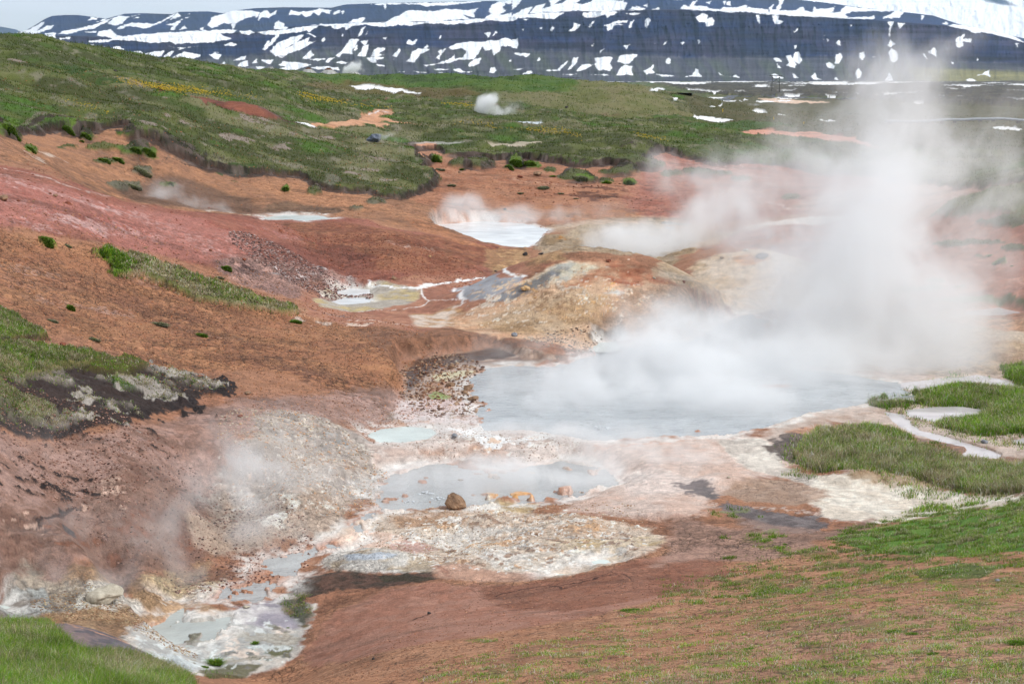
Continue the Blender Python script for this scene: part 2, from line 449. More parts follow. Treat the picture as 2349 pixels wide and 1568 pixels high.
def stroke(pp, wd, rgb, soft=3, rough=4, a=1.0, **kw):
    """a rill, streak or crack: sightings along its course, wd = width there"""
    poly = [hit(px, py) for px, py in pp]
    m = (max(wd) if isinstance(wd, (list, tuple)) else wd) * PXU * 1.5 + 10 * PXU
    s = sl(poly, m)
    if s[0].stop <= s[0].start or s[1].stop <= s[1].start: return
    x = Bm[s] + (F2[s] + .5 * F3[s]) * rough * PXU; y = Lm[s] + (F3[s] + .6 * F6[s]) * rough * PXU * 2.5
    wds = list(wd) if isinstance(wd, (list, tuple)) else [wd] * len(pp)
    best = np.full(x.shape, -1e9)
    for (q0, q1, w0, w1) in zip(poly[:-1], poly[1:], wds[:-1], wds[1:]):
        ex, ey = q1[0] - q0[0], q1[1] - q0[1]
        t = np.clip(((x - q0[0]) * ex + (y - q0[1]) * ey) / (ex * ex + ey * ey + 1e-12), 0, 1)
        dd = np.sqrt((x - q0[0] - t * ex) ** 2 + (y - q0[1] - t * ey) ** 2) / PXU
        best = np.maximum(best, (w0 + (w1 - w0) * t) * 0.5 - dd)
    w = (a * sstep(best / soft * 0.5 + 0.5)).astype(np.float32)
    mixc(s, w, rgb); setm(s, w, kw)
def speck(rgb, cx, cy, rx, ry, thr=0.35, nz=None, a=1.0, soft=0.12, **kw):
    """a scatter of stains inside an oval on the land"""
    b0, l0 = hit(cx, cy)
    n = 16
    pp = [(cx + rx * math.cos(i * 2 * math.pi / n), cy + ry * math.sin(i * 2 * math.pi / n)) for i in range(n)]
    poly = [hit(*p) for p in pp]
    s = sl(poly, 30 * PXU)
    if s[0].stop <= s[0].start or s[1].stop <= s[1].start: return
    d = sdist(poly, s) / PXU
    f = (F2[s] + 0.6 * F3[s] if nz is None else nz[s]) + 0.5 * np.clip(d / (min(rx, 60) * 0.8) - 0.6, -1.5, 0.3)
    w = (a * sstep((f - thr) / soft + 0.5)).astype(np.float32)
    mixc(s, w, rgb); setm(s, w, kw)
ALL = (slice(None), slice(None))

# soils -------------------------------------------------------------
C[...] = lin((176, 120, 88))
mixc(ALL, 0.5 * sstep(0.5 + F1 + 0.5 * F2), (160, 100, 74))
CRACK[...] = 0.5
# bank behind the first ridge
paint([(-200,270),(500,300),(1000,470),(1180,560),(900,520),(620,500),(300,460),(0,375),(-200,360)], (182,124,86), 20, 10, 1, rgb2=(158,108,78))
speck((196,170,150), 110, 360, 70, 20, 0.2, F5)
paint([(270,430),(380,400),(470,420),(560,450),(600,480),(560,495),(400,475),(310,462)], (112,82,64), 20, 14, .8)
paint([(590,490),(620,470),(680,462),(740,470),(790,485),(760,492),(650,490)], (130,95,70), 8, 8)
stroke([(470,483),(520,488),(570,492),(600,498)], 8, (215,200,180), 4, 8, .8)
stroke([(690,492),(720,486),(750,494)], 7, (225,215,200), 4, 8, .9)
paint([(560,420),(700,420),(860,450),(900,490),(700,470)], (196,132,90), 25, 14, .8, crack=.7)
# centre bank below the turf
paint([(930,360),(1000,370),(1300,385),(1520,380),(1620,420),(1560,500),(1300,510),(1000,500),(900,440)], (186,124,90), 15, 14, 1, rgb2=(166,104,72))
for k in range(9):
    x = 1000 + 60 * k
    stroke([(x,400+4*k),(x+120,408+5*k),(x+260,425+4*k)], [2,9,2], [(150,78,58),(206,160,130),(140,72,52)][k % 3], 4, 10, .75)
paint([(1080,480),(1250,470),(1400,480),(1500,500),(1300,505),(1100,505)], (176,112,62), 10, 12, .8, mix=.8)
speck((112,66,46), 1380, 445, 110, 22, 0.35)
# red field on the right bank
paint([(1430,470),(1470,400),(1500,350),(1560,355),(1700,372),(1850,385),(2000,420),(2100,450),(1900,480),(1700,505),(1600,510),(1500,505)], (184,112,90), 20, 14, 1, rgb2=(160,84,64))
paint([(1800,480),(1900,440),(2150,420),(2400,400),(2400,450),(2150,470),(2000,490)], (198,160,142), 20, 14, .9, rgb2=(180,130,108))
for x0,y0,x1,y1,x2,y2,w in ((1575,368,1640,376,1700,392,5),(1600,378,1660,392,1730,402,5),(1640,388,1690,396,1760,410,4),(1630,372,1700,380,1720,384,3),(1620,398,1700,415,1800,430,5),(1720,455,1790,470,1830,480,5)):
    stroke([(x0,y0),(x1,y1),(x2,y2)], [2,w,1.5], (228,214,208), 3, 8, .9)
paint([(1700,522),(1760,508),(1840,498),(1950,495),(1900,515),(1800,532),(1720,535)], (226,212,198), 8, 10, .9)
paint([(1250,520),(1400,500),(1550,500),(1700,530),(1650,560),(1500,580),(1300,570)], (196,168,140), 20, 14, .9)
# first ridge: red and pink scree
paint([(-260,372),(-30,372),(40,384),(150,418),(300,462),(450,486),(620,500),(1000,538),(1180,570),(1290,585),(1250,610),(1100,625),(900,645),(700,640),(560,625),(420,600),(330,570),(200,550),(0,520),(-260,520)], (160,96,78), 12, 14, 1, rgb2=(144,80,64), grav=.5, crack=.1)
paint([(650,512),(1000,542),(1160,572),(1100,610),(950,630),(800,620),(700,570)], (158,98,66), 25, 16, .9, rgb2=(134,76,54), grav=.7)
paint([(600,540),(800,565),(860,600),(840,632),(740,640),(640,610),(560,575)], (128,72,60), 30, 20, .8, grav=.7)
paint([(-260,400),(0,410),(200,450),(420,495),(560,545),(620,600),(540,620),(400,590),(200,540),(-260,500)], (176,108,98), 24, 20, .7, nz=F5*1.6, grav=.5)
for k, (x, y) in enumerate(((20,408),(60,430),(160,455),(240,475),(330,500),(380,520),(430,545),(470,570),(520,590),(150,500),(40,465),(80,520),(560,560),(300,530),(630,535),(200,520))):
    stroke([(x-70,y-18),(x,y),(x+80,y+18)], [3,15 if k % 3 else 22,3], (204,168,162) if k % 2 else (196,150,142), 10, 22, .6)
for x, y in ((30,440),(130,490),(250,512),(420,530),(600,528),(700,548),(500,520)):
    stroke([(x-60,y-14),(x,y),(x+70,y+16)], [3,12,3], (150,58,48), 10, 20, .55)
stroke([(-30,378),(10,386),(60,398),(150,426),(240,452),(330,474)], [10,16,14,9,5,4], (190,166,154), 6, 10, .8)
paint([(1120,575),(1200,568),(1290,582),(1300,600),(1200,612),(1120,612)], (188,146,98), 10, 14, .9, rgb2=(150,104,70), grav=.6)
stroke([(860,555),(930,565),(1000,575)], [2,8,3], (200,170,155), 5, 12, .7)
paint([(935,500),(1000,515),(1060,548),(1120,570),(1060,560),(960,530)], (186,120,80), 8, 10, .8)
# gravel apron
paint([(550,590),(640,605),(760,620),(830,645),(800,660),(750,665),(700,690),(600,668),(520,640),(500,600)], (166,126,114), 16, 14, .95, rgb2=(130,98,90), grav=1.0, rgh=1.6, crack=0)
speck((186,170,166), 690, 625, 110, 28, 0.3, F3, grav=1.0)
speck((52,44,46), 700, 612, 80, 14, 0.35, F3)
stroke([(530,600),(560,612),(600,628)], [6,16,6], (58,36,34), 5, 14, .9)
# left slope
paint([(-260,520),(0,530),(220,570),(500,660),(700,730),(1000,740),(1130,780),(1050,815),(930,850),(920,900),(800,900),(600,850),(350,840),(150,760),(-260,700)], (190,128,86), 24, 16, 1, rgb2=(170,110,76), crack=1.0)
for (x, y, w, c) in ((60,580,30,(168,104,66)),(140,620,36,(150,96,72)),(220,660,40,(140,86,64)),(40,650,34,(172,120,96)),(320,700,46,(138,88,68)),(420,735,50,(128,80,62)),(520,780,60,(136,86,62)),(640,830,70,(112,72,56)),(720,860,60,(104,66,52)),(560,740,44,(150,98,70)),(900,770,50,(140,88,66)),(820,800,44,(130,82,60))):
    stroke([(x-120,y-24),(x,y),(x+140,y+26)], [6,w,6], c, 26, 40, .8)
for (x, y, w, c) in ((110,690,24,(196,150,130)),(230,710,26,(192,156,144)),(60,620,14,(196,160,150)),(720,725,8,(214,176,140)),(480,765,14,(186,140,120)),(360,650,14,(180,140,124)),(100,560,20,(198,140,92)),(330,800,30,(200,140,96)),(660,760,30,(202,142,98))):
    stroke([(x-70,y-14),(x,y),(x+80,y+16)], [3,w,3], c, 12, 24, .7)
paint([(800,760),(1000,745),(1180,770),(1240,800),(1130,805),(1000,820),(930,850),(900,830)], (146,100,76), 20, 14, .8, crack=.5)
# the left lower bank and steaming gully
paint([(-260,990),(200,1000),(560,920),(780,900),(920,905),(930,960),(830,990),(700,960),(560,1000),(500,1100),(440,1200),(300,1300),(-260,1300)], (176,138,124), 26, 18, 1, rgb2=(156,116,100), crack=.4)
paint([(-260,1180),(150,1150),(380,1100),(500,1130),(460,1230),(500,1270),(440,1320),(300,1350),(100,1340),(-260,1330)], (150,114,98), 26, 22, .95, rgb2=(128,92,78), rgh=1.9, crack=.25)
speck((196,160,140), 200, 1180, 220, 90, 0.32, F1 + .5*F3)
speck((134,84,62), 260, 1240, 200, 80, 0.35, F2 + .5*F3)
speck((56,44,42), 120, 1120, 150, 50, 0.32, .5*F2 + .9*F3 + .4*F6, rgh=2.0)
speck((50,40,40), 60, 1090, 80, 30, 0.2, .5*F2 + .9*F3 + .4*F6, rgh=2.0)
speck((60,46,42), 300, 1130, 90, 40, 0.4)
speck((58,46,44), 200, 1160, 70, 30, 0.25)
stroke([(60,1215),(95,1205),(130,1188),(160,1172),(190,1160)], [3,7,8,6,2], (58,34,28), 2, 6)
speck((74,66,66), 180, 1220, 120, 30, 0.45)
# pale mineral rock
paint([(600,960),(680,945),(760,970),(830,1000),(880,1040),(860,1080),(870,1120),(830,1160),(700,1160),(560,1200),(470,1150),(540,1060),(560,1000)], (190,178,166), 22, 26, .9, rgb2=(160,146,136), rgh=1.5, crack=.3)
for k in range(12):
    x = 600 + 20 * k; y = 965 + (k * 37) % 70
    stroke([(x-30,y-18),(x+10,y),(x+55,y+26)], [2,10,2], [(226,214,190),(160,168,170),(196,150,110),(228,220,206)][k % 4], 4, 14, .8)
paint([(430,1180),(520,1150),(640,1150),(800,1150),(790,1220),(640,1250),(520,1270),(450,1250)], (196,176,156), 20, 18, .85, rgb2=(176,150,128), rgh=1.3)
speck((230,222,208), 660, 1190, 130, 50, .2, F2)
# shore west of the big pool
paint([(925,850),(1000,820),(1130,800),(1250,820),(1330,830),(1200,845),(1100,850),(1070,880),(1085,915),(1110,940),(1080,985),(930,990),(880,960),(925,930)], (176,148,128), 8, 10, .95, rgb2=(112,80,62), rgh=2.4, crack=.2)
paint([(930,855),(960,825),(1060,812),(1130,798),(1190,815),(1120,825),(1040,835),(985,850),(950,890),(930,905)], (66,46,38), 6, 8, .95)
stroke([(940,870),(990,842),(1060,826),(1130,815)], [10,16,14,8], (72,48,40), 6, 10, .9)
paint([(985,860),(1060,848),(1100,850),(1060,870),(1000,880)], (206,198,150), 6, 8, .8, rgb2=(150,120,88))
speck((150,98,60), 1010, 895, 60, 22, .1)
paint([(985,905),(1000,898),(1030,910),(1020,920),(995,918)], (120,140,40), 5, 6, .95)
paint([(920,920),(1060,920),(1110,940),(1100,980),(960,990),(900,960)], (214,198,194), 10, 12, .95, rgb2=(196,170,164), rgh=.5, wet=.4)
stroke([(1040,960),(1090,950),(1105,970),(1050,985)], 14, (168,112,80), 8, 14, .8)
stroke([(900,975),(980,968),(1060,985)], 10, (190,130,88), 6, 10, .8)
# flats south of it
paint([(880,1010),(1000,975),(1200,985),(1400,1010),(1700,990),(1650,1060),(1400,1075),(1200,1070),(1050,1060),(900,1085),(850,1060)], (216,200,190), 20, 20, .95, rgb2=(186,160,146), rgh=.6, crack=.1)
paint([(960,1030),(1080,1020),(1180,1045),(1210,1065),(1170,1080),(1080,1070),(980,1065)], (184,132,98), 16, 18, .9, mix=1.2)
speck((230,226,222), 1120, 1000, 170, 22, .15, F2)
stroke([(1010,1005),(1090,1000),(1200,1018),(1300,1025)], [10,22,16,8], (232,228,224), 8, 14, .8)
paint([(1350,1040),(1480,1020),(1650,1005),(1800,1000),(1850,1050),(1750,1100),(1650,1140),(1600,1180),(1450,1190),(1300,1170),(1330,1110)], (214,190,176), 26, 20, .95, rgb2=(200,168,150), rgh=.4, crack=.12)
stroke([(1360,1036),(1450,1020),(1560,1012),(1660,1002)], [3,8,8,4], (204,140,100), 5, 8, .9)
paint([(1400,1090),(1520,1075),(1650,1100),(1560,1130),(1440,1140)], (222,208,200), 24, 20, .6)
# flow zone and small pools under the first ridge
paint([(690,660),(760,640),(900,645),(1100,628),(1220,625),(1180,690),(1060,745),(950,760),(800,745),(700,720)], (178,120,94), 14, 14, .95, rgb2=(152,96,76), rgh=.6, crack=.1)
paint([(720,690),(770,655),(850,652),(960,665),(950,695),(880,708),(740,705)], (168,160,146), 8, 10, .95, rgb2=(178,156,104), wet=.3)
paint([(1045,665),(1080,645),(1140,638),(1200,635),(1190,660),(1150,680),(1080,692),(1050,680)], (160,162,168), 6, 10, .95, rgb2=(132,134,140), wet=.6, rgh=.4)
stroke([(848,652),(900,658),(950,664),(985,655),(1050,645),(1110,637),(1170,634),(1205,632)], [12,13,16,14,12,8,7,5], (238,236,232), 3, 7, 1, wet=.3)
stroke([(965,660),(972,680),(985,690),(960,704),(920,710),(860,712),(780,712)], [3,4,4,5,3,5,3], (232,226,220), 2, 5, 1)
stroke([(985,690),(1030,686),(1060,684)], 2.5, (232,222,216), 1.5, 4)
stroke([(1045,660),(1060,680),(1066,690),(1045,700),(1030,715)], [6,8,14,10,4], (230,224,222), 4, 10, .95)
stroke([(740,715),(850,735),(950,748),(1030,750)], [5,6,5,4], (218,190,176), 4, 8, .8)
paint([(940,720),(1040,700),(1080,720),(1060,748),(960,752)], (184,140,90), 10, 12, .8, rgb2=(206,190,176))
speck((208,180,160), 800, 740, 120, 10, .3)
stroke([(700,707),(760,722),(860,726)], [4,7,3], (92,90,94), 4, 8, .8)
# the big mound
paint([(1035,725),(1120,690),(1200,642),(1310,598),(1400,604),(1550,648),(1650,690),(1715,745),(1640,790),(1500,800),(1330,800),(1150,775),(1050,755)], (214,174,140), 10, 12, 1, rgb2=(200,150,114), rgh=.5, crack=.2, grav=.1)
paint([(1080,740),(1200,690),(1330,660),(1400,680),(1380,740),(1280,770),(1150,760)], (198,170,134), 20, 18, .7, rgb2=(182,142,98), crack=.5)
paint([(1400,690),(1500,660),(1620,690),(1690,740),(1600,785),(1450,790),(1380,760)], (180,140,110), 22, 16, .8, rgb2=(166,128,98), grav=.6)
paint([(1350,604),(1400,603),(1550,648),(1640,684),(1600,692),(1480,655),(1380,640),(1300,660),(1330,635)], (186,118,84), 16, 26, .8, rgb2=(172,100,70))
paint([(1200,650),(1310,600),(1345,604),(1390,612),(1340,632),(1270,655),(1215,668)], (208,198,168), 10, 14, .9, rgb2=(168,168,160))
stroke([(1120,705),(1210,672),(1300,650),(1330,628),(1400,612)], [6,6,12,10,6], (204,164,128), 5, 14, .8)
paint([(1150,672),(1200,650),(1270,620),(1300,615),(1280,635),(1230,662),(1180,685),(1130,692)], (96,96,100), 8, 10, .9, rgb2=(132,134,138), wet=.3)
paint([(1375,672),(1410,665),(1430,674),(1420,680),(1390,678)], (210,212,208), 4, 6, .9)
speck((222,208,186), 1330, 690, 90, 30, .25, F3)
for th, c in ((.42,(226,216,200)), (.45,(150,112,82)), (.5,(214,160,90)), (.55,(196,186,172))):
    speck(c, 1300, 690, 230, 70, th, F3 * .8 + F6 * .8 + .5 * gnoise(Bm / .05, Lm / .05, c[0]), .7)
    speck(c, 1760, 640, 150, 50, th, F3 * .8 + F6 * .8 + .5 * gnoise(Bm / .05, Lm / .05, c[1]), .6)
    speck(c, 2150, 790, 230, 50, th, F3 * .8 + F6 * .8 + .5 * gnoise(Bm / .05, Lm / .05, c[2]), .6)
speck((216,160,80), 1380, 660, 60, 24, .35)
speck((156,84,50), 1390, 635, 70, 10, .1)
paint([(1345,768),(1370,750),(1415,748),(1435,765),(1420,782),(1380,784),(1350,782)], (110,90,72), 6, 10, .9, rgh=2)
speck((206,176,160), 1640, 740, 80, 40, .3, F2)
speck((158,70,54), 1660, 740, 40, 30, .3, F3)
# mounds beyond
paint([(1500,635),(1600,600),(1700,578),(1830,580),(1950,640),(1900,700),(1750,715),(1650,690),(1560,650)], (214,190,160), 12, 14, .95, rgb2=(198,166,128), crack=.3)
paint([(1680,592),(1720,583),(1760,590),(1745,606),(1700,610)], (200,128,46), 7, 10, .95)
paint([(1640,560),(1700,535),(1830,515),(1950,500),(2000,540),(1900,580),(1750,575),(1640,572)], (184,120,94), 12, 12, .95, rgb2=(164,92,68))
paint([(1225,565),(1300,530),(1500,502),(1600,540),(1590,580),(1450,590),(1300,580)], (186,164,134), 10, 14, .9, rgb2=(158,128,92), rgh=1.2)
speck((190,130,60), 1320, 545, 70, 20, .3)
speck((150,150,148), 1540, 520, 60, 18, .1)
stroke([(1560,598),(1600,584),(1622,578)], [3,8,4], (126,112,98), 4, 8, .8)
# right: mound, hill and marsh
paint([(1700,800),(1850,745),(2000,735),(2200,722),(2348,730),(2500,760),(2500,870),(2348,862),(2100,860),(1950,850),(1750,835)], (200,178,152), 16, 14, 1, rgb2=(180,152,124), rgh=1.2, crack=.5)
paint([(2150,724),(2348,728),(2500,750),(2500,790),(2300,760),(2180,738)], (196,140,102), 10, 12, .9)
paint([(2240,770),(2348,790),(2500,820),(2500,860),(2348,856),(2220,840)], (166,128,100), 20, 16, .85, rgb2=(190,160,124))
paint([(1950,540),(2100,500),(2200,470),(2500,420),(2500,700),(2348,690),(2250,680),(2150,690),(2000,650)], (178,110,84), 24, 14, 1, rgb2=(160,92,70), crack=.2)
for k in range(7):
    stroke([(1950+40*k,560+18*k),(2080+40*k,540+20*k),(2200+40*k,560+20*k)], [3,12,3], (204,160,146) if k % 2 else (150,84,62), 8, 20, .6)
paint([(1850,860),(2100,862),(2348,858),(2500,860),(2500,1120),(2348,1130),(2200,1120),(1950,1080),(1800,1050),(1750,1000),(1800,960)], (196,176,162), 20, 16, .95, rgb2=(172,146,128), rgh=.5, wet=.25, crack=.05)
paint([(1900,965),(2030,975),(2130,1010),(2230,1040),(2348,1055),(2348,1075),(2200,1060),(2050,1020),(1920,1000)], (122,92,78), 10, 16, .9, rgb2=(158,112,84), rgh=1.2)
paint([(1800,990),(1870,975),(1930,985),(1900,1010),(1830,1020)], (184,130,98), 12, 14, .9)
paint([(1640,1010),(1740,1005),(1790,1030),(1800,1070),(1850,1090),(1920,1110),(1880,1125),(1800,1095),(1720,1080),(1680,1050)], (226,216,202), 8, 12, .95, rgb2=(190,178,166), rgh=.8)
paint([(1780,1000),(1840,985),(1880,1005),(1860,1040),(1840,1060),(1790,1060),(1770,1030)], (66,58,58), 12, 34, .9, rgb2=(110,96,88), rgh=1.3)
paint([(1880,1095),(1960,1085),(2100,1110),(2200,1125),(2400,1132),(2420,1170),(2250,1165),(2100,1190),(2000,1200),(1900,1185),(1830,1130)], (224,214,198), 12, 14, 1, rgb2=(206,192,174), rgh=.6, crack=.1)
paint([(1935,1092),(1960,1080),(2050,1080),(2120,1100),(2160,1112),(2060,1112),(1980,1108)], (182,156,124), 8, 10, .9, rgb2=(150,118,84), crack=.3)
paint([(1640,1130),(1700,1105),(1790,1098),(1850,1110),(1900,1140),(1820,1160),(1720,1150)], (182,152,130), 14, 14, .95, rgb2=(164,132,110))
stroke([(1620,1160),(1700,1170),(1800,1165),(1900,1185),(1960,1200)], [6,14,10,8,3], (210,194,182), 8, 14, .8)
paint([(1570,1110),(1600,1102),(1640,1120),(1670,1150),(1740,1160),(1830,1180),(1910,1205),(1860,1222),(1760,1215),(1680,1185),(1620,1150),(1580,1130)], (74,72,76), 10, 34, .9, rgb2=(120,108,106), wet=.5, rgh=.6)
paint([(1660,1170),(1780,1205),(1900,1218),(2000,1190),(2010,1225),(1850,1240),(1720,1230)], (150,116,100), 12, 12, .8)
# ragged fringes of sparse grass round the marsh
for pp in ([(2060,900),(2200,860),(2500,880),(2500,1010),(2200,1005),(2050,970)], [(1790,1050),(1850,995),(2000,985),(2200,1040),(2500,1060),(2500,1145),(2200,1140),(2000,1095),(1840,1085)]):
    paint(pp, None, 10, 40, .9, gd=.10, kind=.5)
# the mineral shelf in front
paint([(850,1180),(1000,1165),(1150,1160),(1300,1180),(1430,1195),(1520,1225),(1500,1265),(1430,1295),(1300,1325),(1150,1315),(1000,1310),(860,1290),(800,1250)], (212,190,168), 14, 22, 1, rgb2=(190,160,134), rgh=1.1, grav=.35, crack=.2)
paint([(930,1170),(1010,1162),(1060,1175),(1080,1200),(980,1215),(900,1210),(890,1190)], (176,136,104), 14, 14, .9, grav=.6)
paint([(1090,1110),(1200,1095),(1300,1085),(1290,1110),(1180,1122),(1100,1122)], (182,140,100), 6, 8, 1)
speck((214,150,70), 1170, 1145, 50, 9, .05)
paint([(1090,1150),(1160,1138),(1240,1155),(1220,1175),(1110,1178)], (196,168,120), 8, 12, .9, rgb2=(222,206,180))
paint([(930,1210),(1000,1205),(1100,1215),(1140,1250),(1200,1270),(1310,1270),(1310,1300),(1200,1315),(1120,1300),(1060,1270),(980,1245)], (230,220,208), 8, 14, .95, rgb2=(206,188,168), rgh=.8)
stroke([(1080,1185),(1030,1200),(1070,1230),(1110,1255),(1160,1270),(1220,1285)], [4,8,6,6,5,4], (238,230,220), 3, 8, .9)
paint([(1250,1240),(1400,1235),(1500,1225),(1510,1245),(1420,1285),(1330,1280)], (218,196,164), 16, 16, .8, rgb2=(190,160,110))
paint([(1280,1265),(1350,1262),(1400,1278),(1340,1292),(1290,1285)], (234,222,208), 8, 8, .9)
paint([(790,1235),(830,1215),(890,1218),(930,1232),(925,1250),(860,1262),(800,1255)], (224,190,168), 8, 10, .95, wet=.5, rgh=.3)
paint([(890,1250),(930,1238),(990,1250),(1010,1262),(950,1272),(890,1268)], (186,144,132), 6, 8, .9, wet=.5, rgh=.3)
paint([(735,1280),(790,1262),(880,1258),(960,1275),(1000,1290),(985,1310),(900,1315),(800,1312),(740,1305)], (206,202,194), 8, 12, .95, rgb2=(178,158,130), rgh=1.1, grav=.4)
paint([(780,1275),(830,1268),(910,1270),(920,1280),(860,1287),(800,1285)], (186,196,208), 4, 7, .95)
paint([(700,1325),(800,1312),(900,1315),(985,1312),(1005,1325),(940,1335),(880,1345),(780,1350),(700,1370),(650,1390),(660,1350)], (96,70,60), 8, 16, .85, rgb2=(66,54,42), rgh=1.1)
paint([(860,1318),(930,1315),(1000,1325),(960,1335),(880,1330)], (60,56,36), 5, 8, .8)
paint([(995,1295),(1050,1290),(1150,1312),(1260,1322),(1200,1335),(1080,1340),(1000,1322)], (196,150,126), 10, 12, .9, wet=.3)
stroke([(1000,1295),(1020,1310),(1040,1322)], [6,14,4], (166,112,90), 4, 8, .8)
for (c, th, sd) in (((238,232,222), .38, F3 + .6*F6), ((204,156,112), .68, F2*.7 + F3), ((150,112,84), .5, F3*.9 - F2*.6 + .4*F6), ((214,206,196), .5, F5 + .6*F3)):
    speck(c, 1180, 1240, 330, 75, th, sd, .85, rgh=1.6)
    speck(c, 680, 1120, 190, 90, th + .1, sd, .7, rgh=1.6)
    speck(c, 1180, 1010, 260, 40, th + .1, sd, .7)
for q, w in (([(930,1215),(980,1240),(1040,1246),(1090,1262),(1150,1280)], [5,4,6,4,6]), ([(1040,1190),(1110,1196),(1160,1222),(1200,1250),(1250,1262)], [3,5,3,5,3]), ([(870,1190),(850,1215),(830,1232)], [4,6,4]), ([(1150,1300),(1230,1306),(1300,1296),(1350,1286)], [4,6,4,4])):
    stroke(q, w, (236,230,222), 3, 14, .9, wet=.4)
# bottom left basin
paint([(40,1330),(200,1300),(330,1320),(480,1280),(470,1370),(440,1400),(350,1440),(260,1470),(100,1400)], (182,144,106), 14, 18, 1, rgb2=(156,118,86), rgh=1.3, grav=.5)
paint([(330,1330),(400,1320),(450,1340),(520,1330),(470,1370),(430,1375),(370,1365)], (208,184,142), 10, 14, .9, rgb2=(188,150,104))
paint([(-200,1290),(60,1290),(140,1330),(250,1370),(160,1400),(60,1410),(-200,1400)], (176,162,142), 16, 18, .9, rgb2=(128,118,108), rgh=1.4)
paint([(0,1370),(100,1360),(110,1400),(60,1418),(-60,1418)], (120,112,104), 8, 14, .85, rgb2=(160,164,160), rgh=1.6)
paint([(180,1375),(290,1365),(330,1385),(260,1400),(180,1395)], (214,210,198), 8, 10, .7)
paint([(300,1440),(420,1400),(540,1400),(660,1370),(720,1390),(700,1440),(690,1490),(640,1530),(500,1545),(380,1530),(260,1500),(270,1480)], (168,168,164), 12, 18, 1, rgb2=(190,180,168), rgh=1.6, wet=.5, crack=0)
paint([(540,1390),(640,1372),(700,1390),(680,1440),(600,1440),(540,1430)], (136,128,142), 14, 18, .85, wet=.8)
speck((214,196,180), 560, 1470, 120, 50, .2, F2)
speck((150,164,160), 520, 1490, 150, 40, .25, F3)
speck((100,112,84), 600, 1490, 90, 40, .45)
paint([(430,1380),(480,1385),(520,1400),(500,1420),(450,1410)], (186,150,116), 8, 12, .9)
paint([(640,1385),(665,1360),(700,1358),(700,1385),(715,1405),(700,1435),(670,1420),(655,1400)], (58,58,32), 8, 12, .95, rgb2=(96,74,26), rgh=1.5, gd=.05)
paint([(610,1495),(640,1480),(675,1485),(660,1500),(625,1508)], (84,84,36), 7, 10, .95, gd=.08)
paint([(455,1535),(520,1520),(600,1525),(570,1545),(480,1556)], (84,80,40), 7, 12, .9, gd=.1)
paint([(260,1500),(300,1485),(400,1500),(470,1530),(400,1535),(300,1520)], (206,214,214), 8, 14, .9, rgb2=(150,160,164), rgh=1.4)
for c, th, f in (((110,106,104), .4, F2 + .7 * F3), ((206,212,210), .35, F3 - .6 * F2), ((150,140,122), .4, F5 + .5 * F3), ((96,90,60), .7, F2 + F3)):
    speck(c, 500, 1470, 220, 66, th, f, .75)
w = (np.clip(SHORE, 0, 1) * sstep(.65 + 1.3 * F2 + F3) * .8 * (1 - np.clip(VEG, 0, 1))).astype(np.float32)
mixc(ALL, w, (212, 208, 202))
# knoll slab, left corner
paint([(-200,1420),(0,1420),(100,1418),(200,1440),(300,1480),(360,1510),(330,1520),(240,1505),(140,1500),(60,1440),(-200,1436)], (140,118,116), 8, 12, 1, rgb2=(96,90,98), rgh=1.1, crack=.2)
stroke([(-30,1424),(100,1420),(170,1438),(240,1458),(300,1478)], [8,8,10,18,8], (192,140,108), 5, 10, .85)
# near slope
paint([(-260,1700),(300,1600),(560,1560),(700,1500),(760,1400),(900,1350),(1100,1335),(1300,1325),(1500,1270),(1600,1210),(1750,1240),(2000,1250),(2600,1150),(2600,1800),(-260,1800)], (200,140,102), 12, 12, 1, rgb2=(182,122,86), rgh=.5, crack=.9)
paint([(690,1520),(760,1410),(900,1350),(1100,1340),(1300,1330),(1440,1290),(1620,1250),(1640,1330),(1500,1380),(1300,1420),(1100,1460),(900,1490),(760,1520)], (176,122,102), 20, 18, .95, rgb2=(164,106,84), crack=.25, rgh=.3)
paint([(1100,1345),(1300,1325),(1450,1290),(1650,1280),(1700,1320),(1500,1370),(1300,1400),(1150,1390)], (158,100,76), 16, 18, .8, rgb2=(146,88,64), crack=.5)
paint([(1550,1180),(1700,1215),(1850,1240),(1900,1260),(1750,1290),(1600,1280),(1500,1300),(1540,1240)], (176,136,118), 18, 18, .85)
for q, w in (([(1150,1362),(1200,1350),(1260,1342),(1300,1348)], [2,7,5,2]), ([(1220,1352),(1330,1335),(1400,1318),(1450,1322)], [2,8,7,2]), ([(1255,1350),(1280,1345),(1290,1350)], [2,7,2]), ([(1390,1345),(1420,1338),(1440,1342)], [1,3,1]), ([(1440,1350),(1500,1338),(1560,1332)], [1,3,1]), ([(1300,1372),(1400,1358),(1480,1355)], [1,2.4,1]), ([(935,1425),(960,1415),(990,1405)], [2,9,3]), ([(960,1470),(1020,1455),(1100,1445)], [1.5,3,1.2]), ([(1105,1372),(1150,1362),(1190,1352)], [2,5,2]), ([(1480,1330),(1560,1320),(1650,1318),(1750,1322)],[1,2.4,2,1]), ([(1180,1440),(1230,1425),(1260,1420)],[1,2.5,1]), ([(1380,1320),(1400,1312),(1430,1316),(1450,1334)],[1,4,5,2]), ([(1250,1340),(1330,1330),(1395,1316)],[2,5,3])):
    stroke(q, w, (70,36,26), 1.2, 5, .95)
paint([(-40,1700),(-40,1600),(560,1580),(900,1560),(1400,1570),(1400,1700)], (196,132,92), 20, 14, .8, crack=1)
paint([(1700,1450),(2000,1400),(2348,1380),(2600,1400),(2600,1700),(1300,1700)], (198,146,116), 40, 40, .7, rgb2=(184,126,96), crack=1)

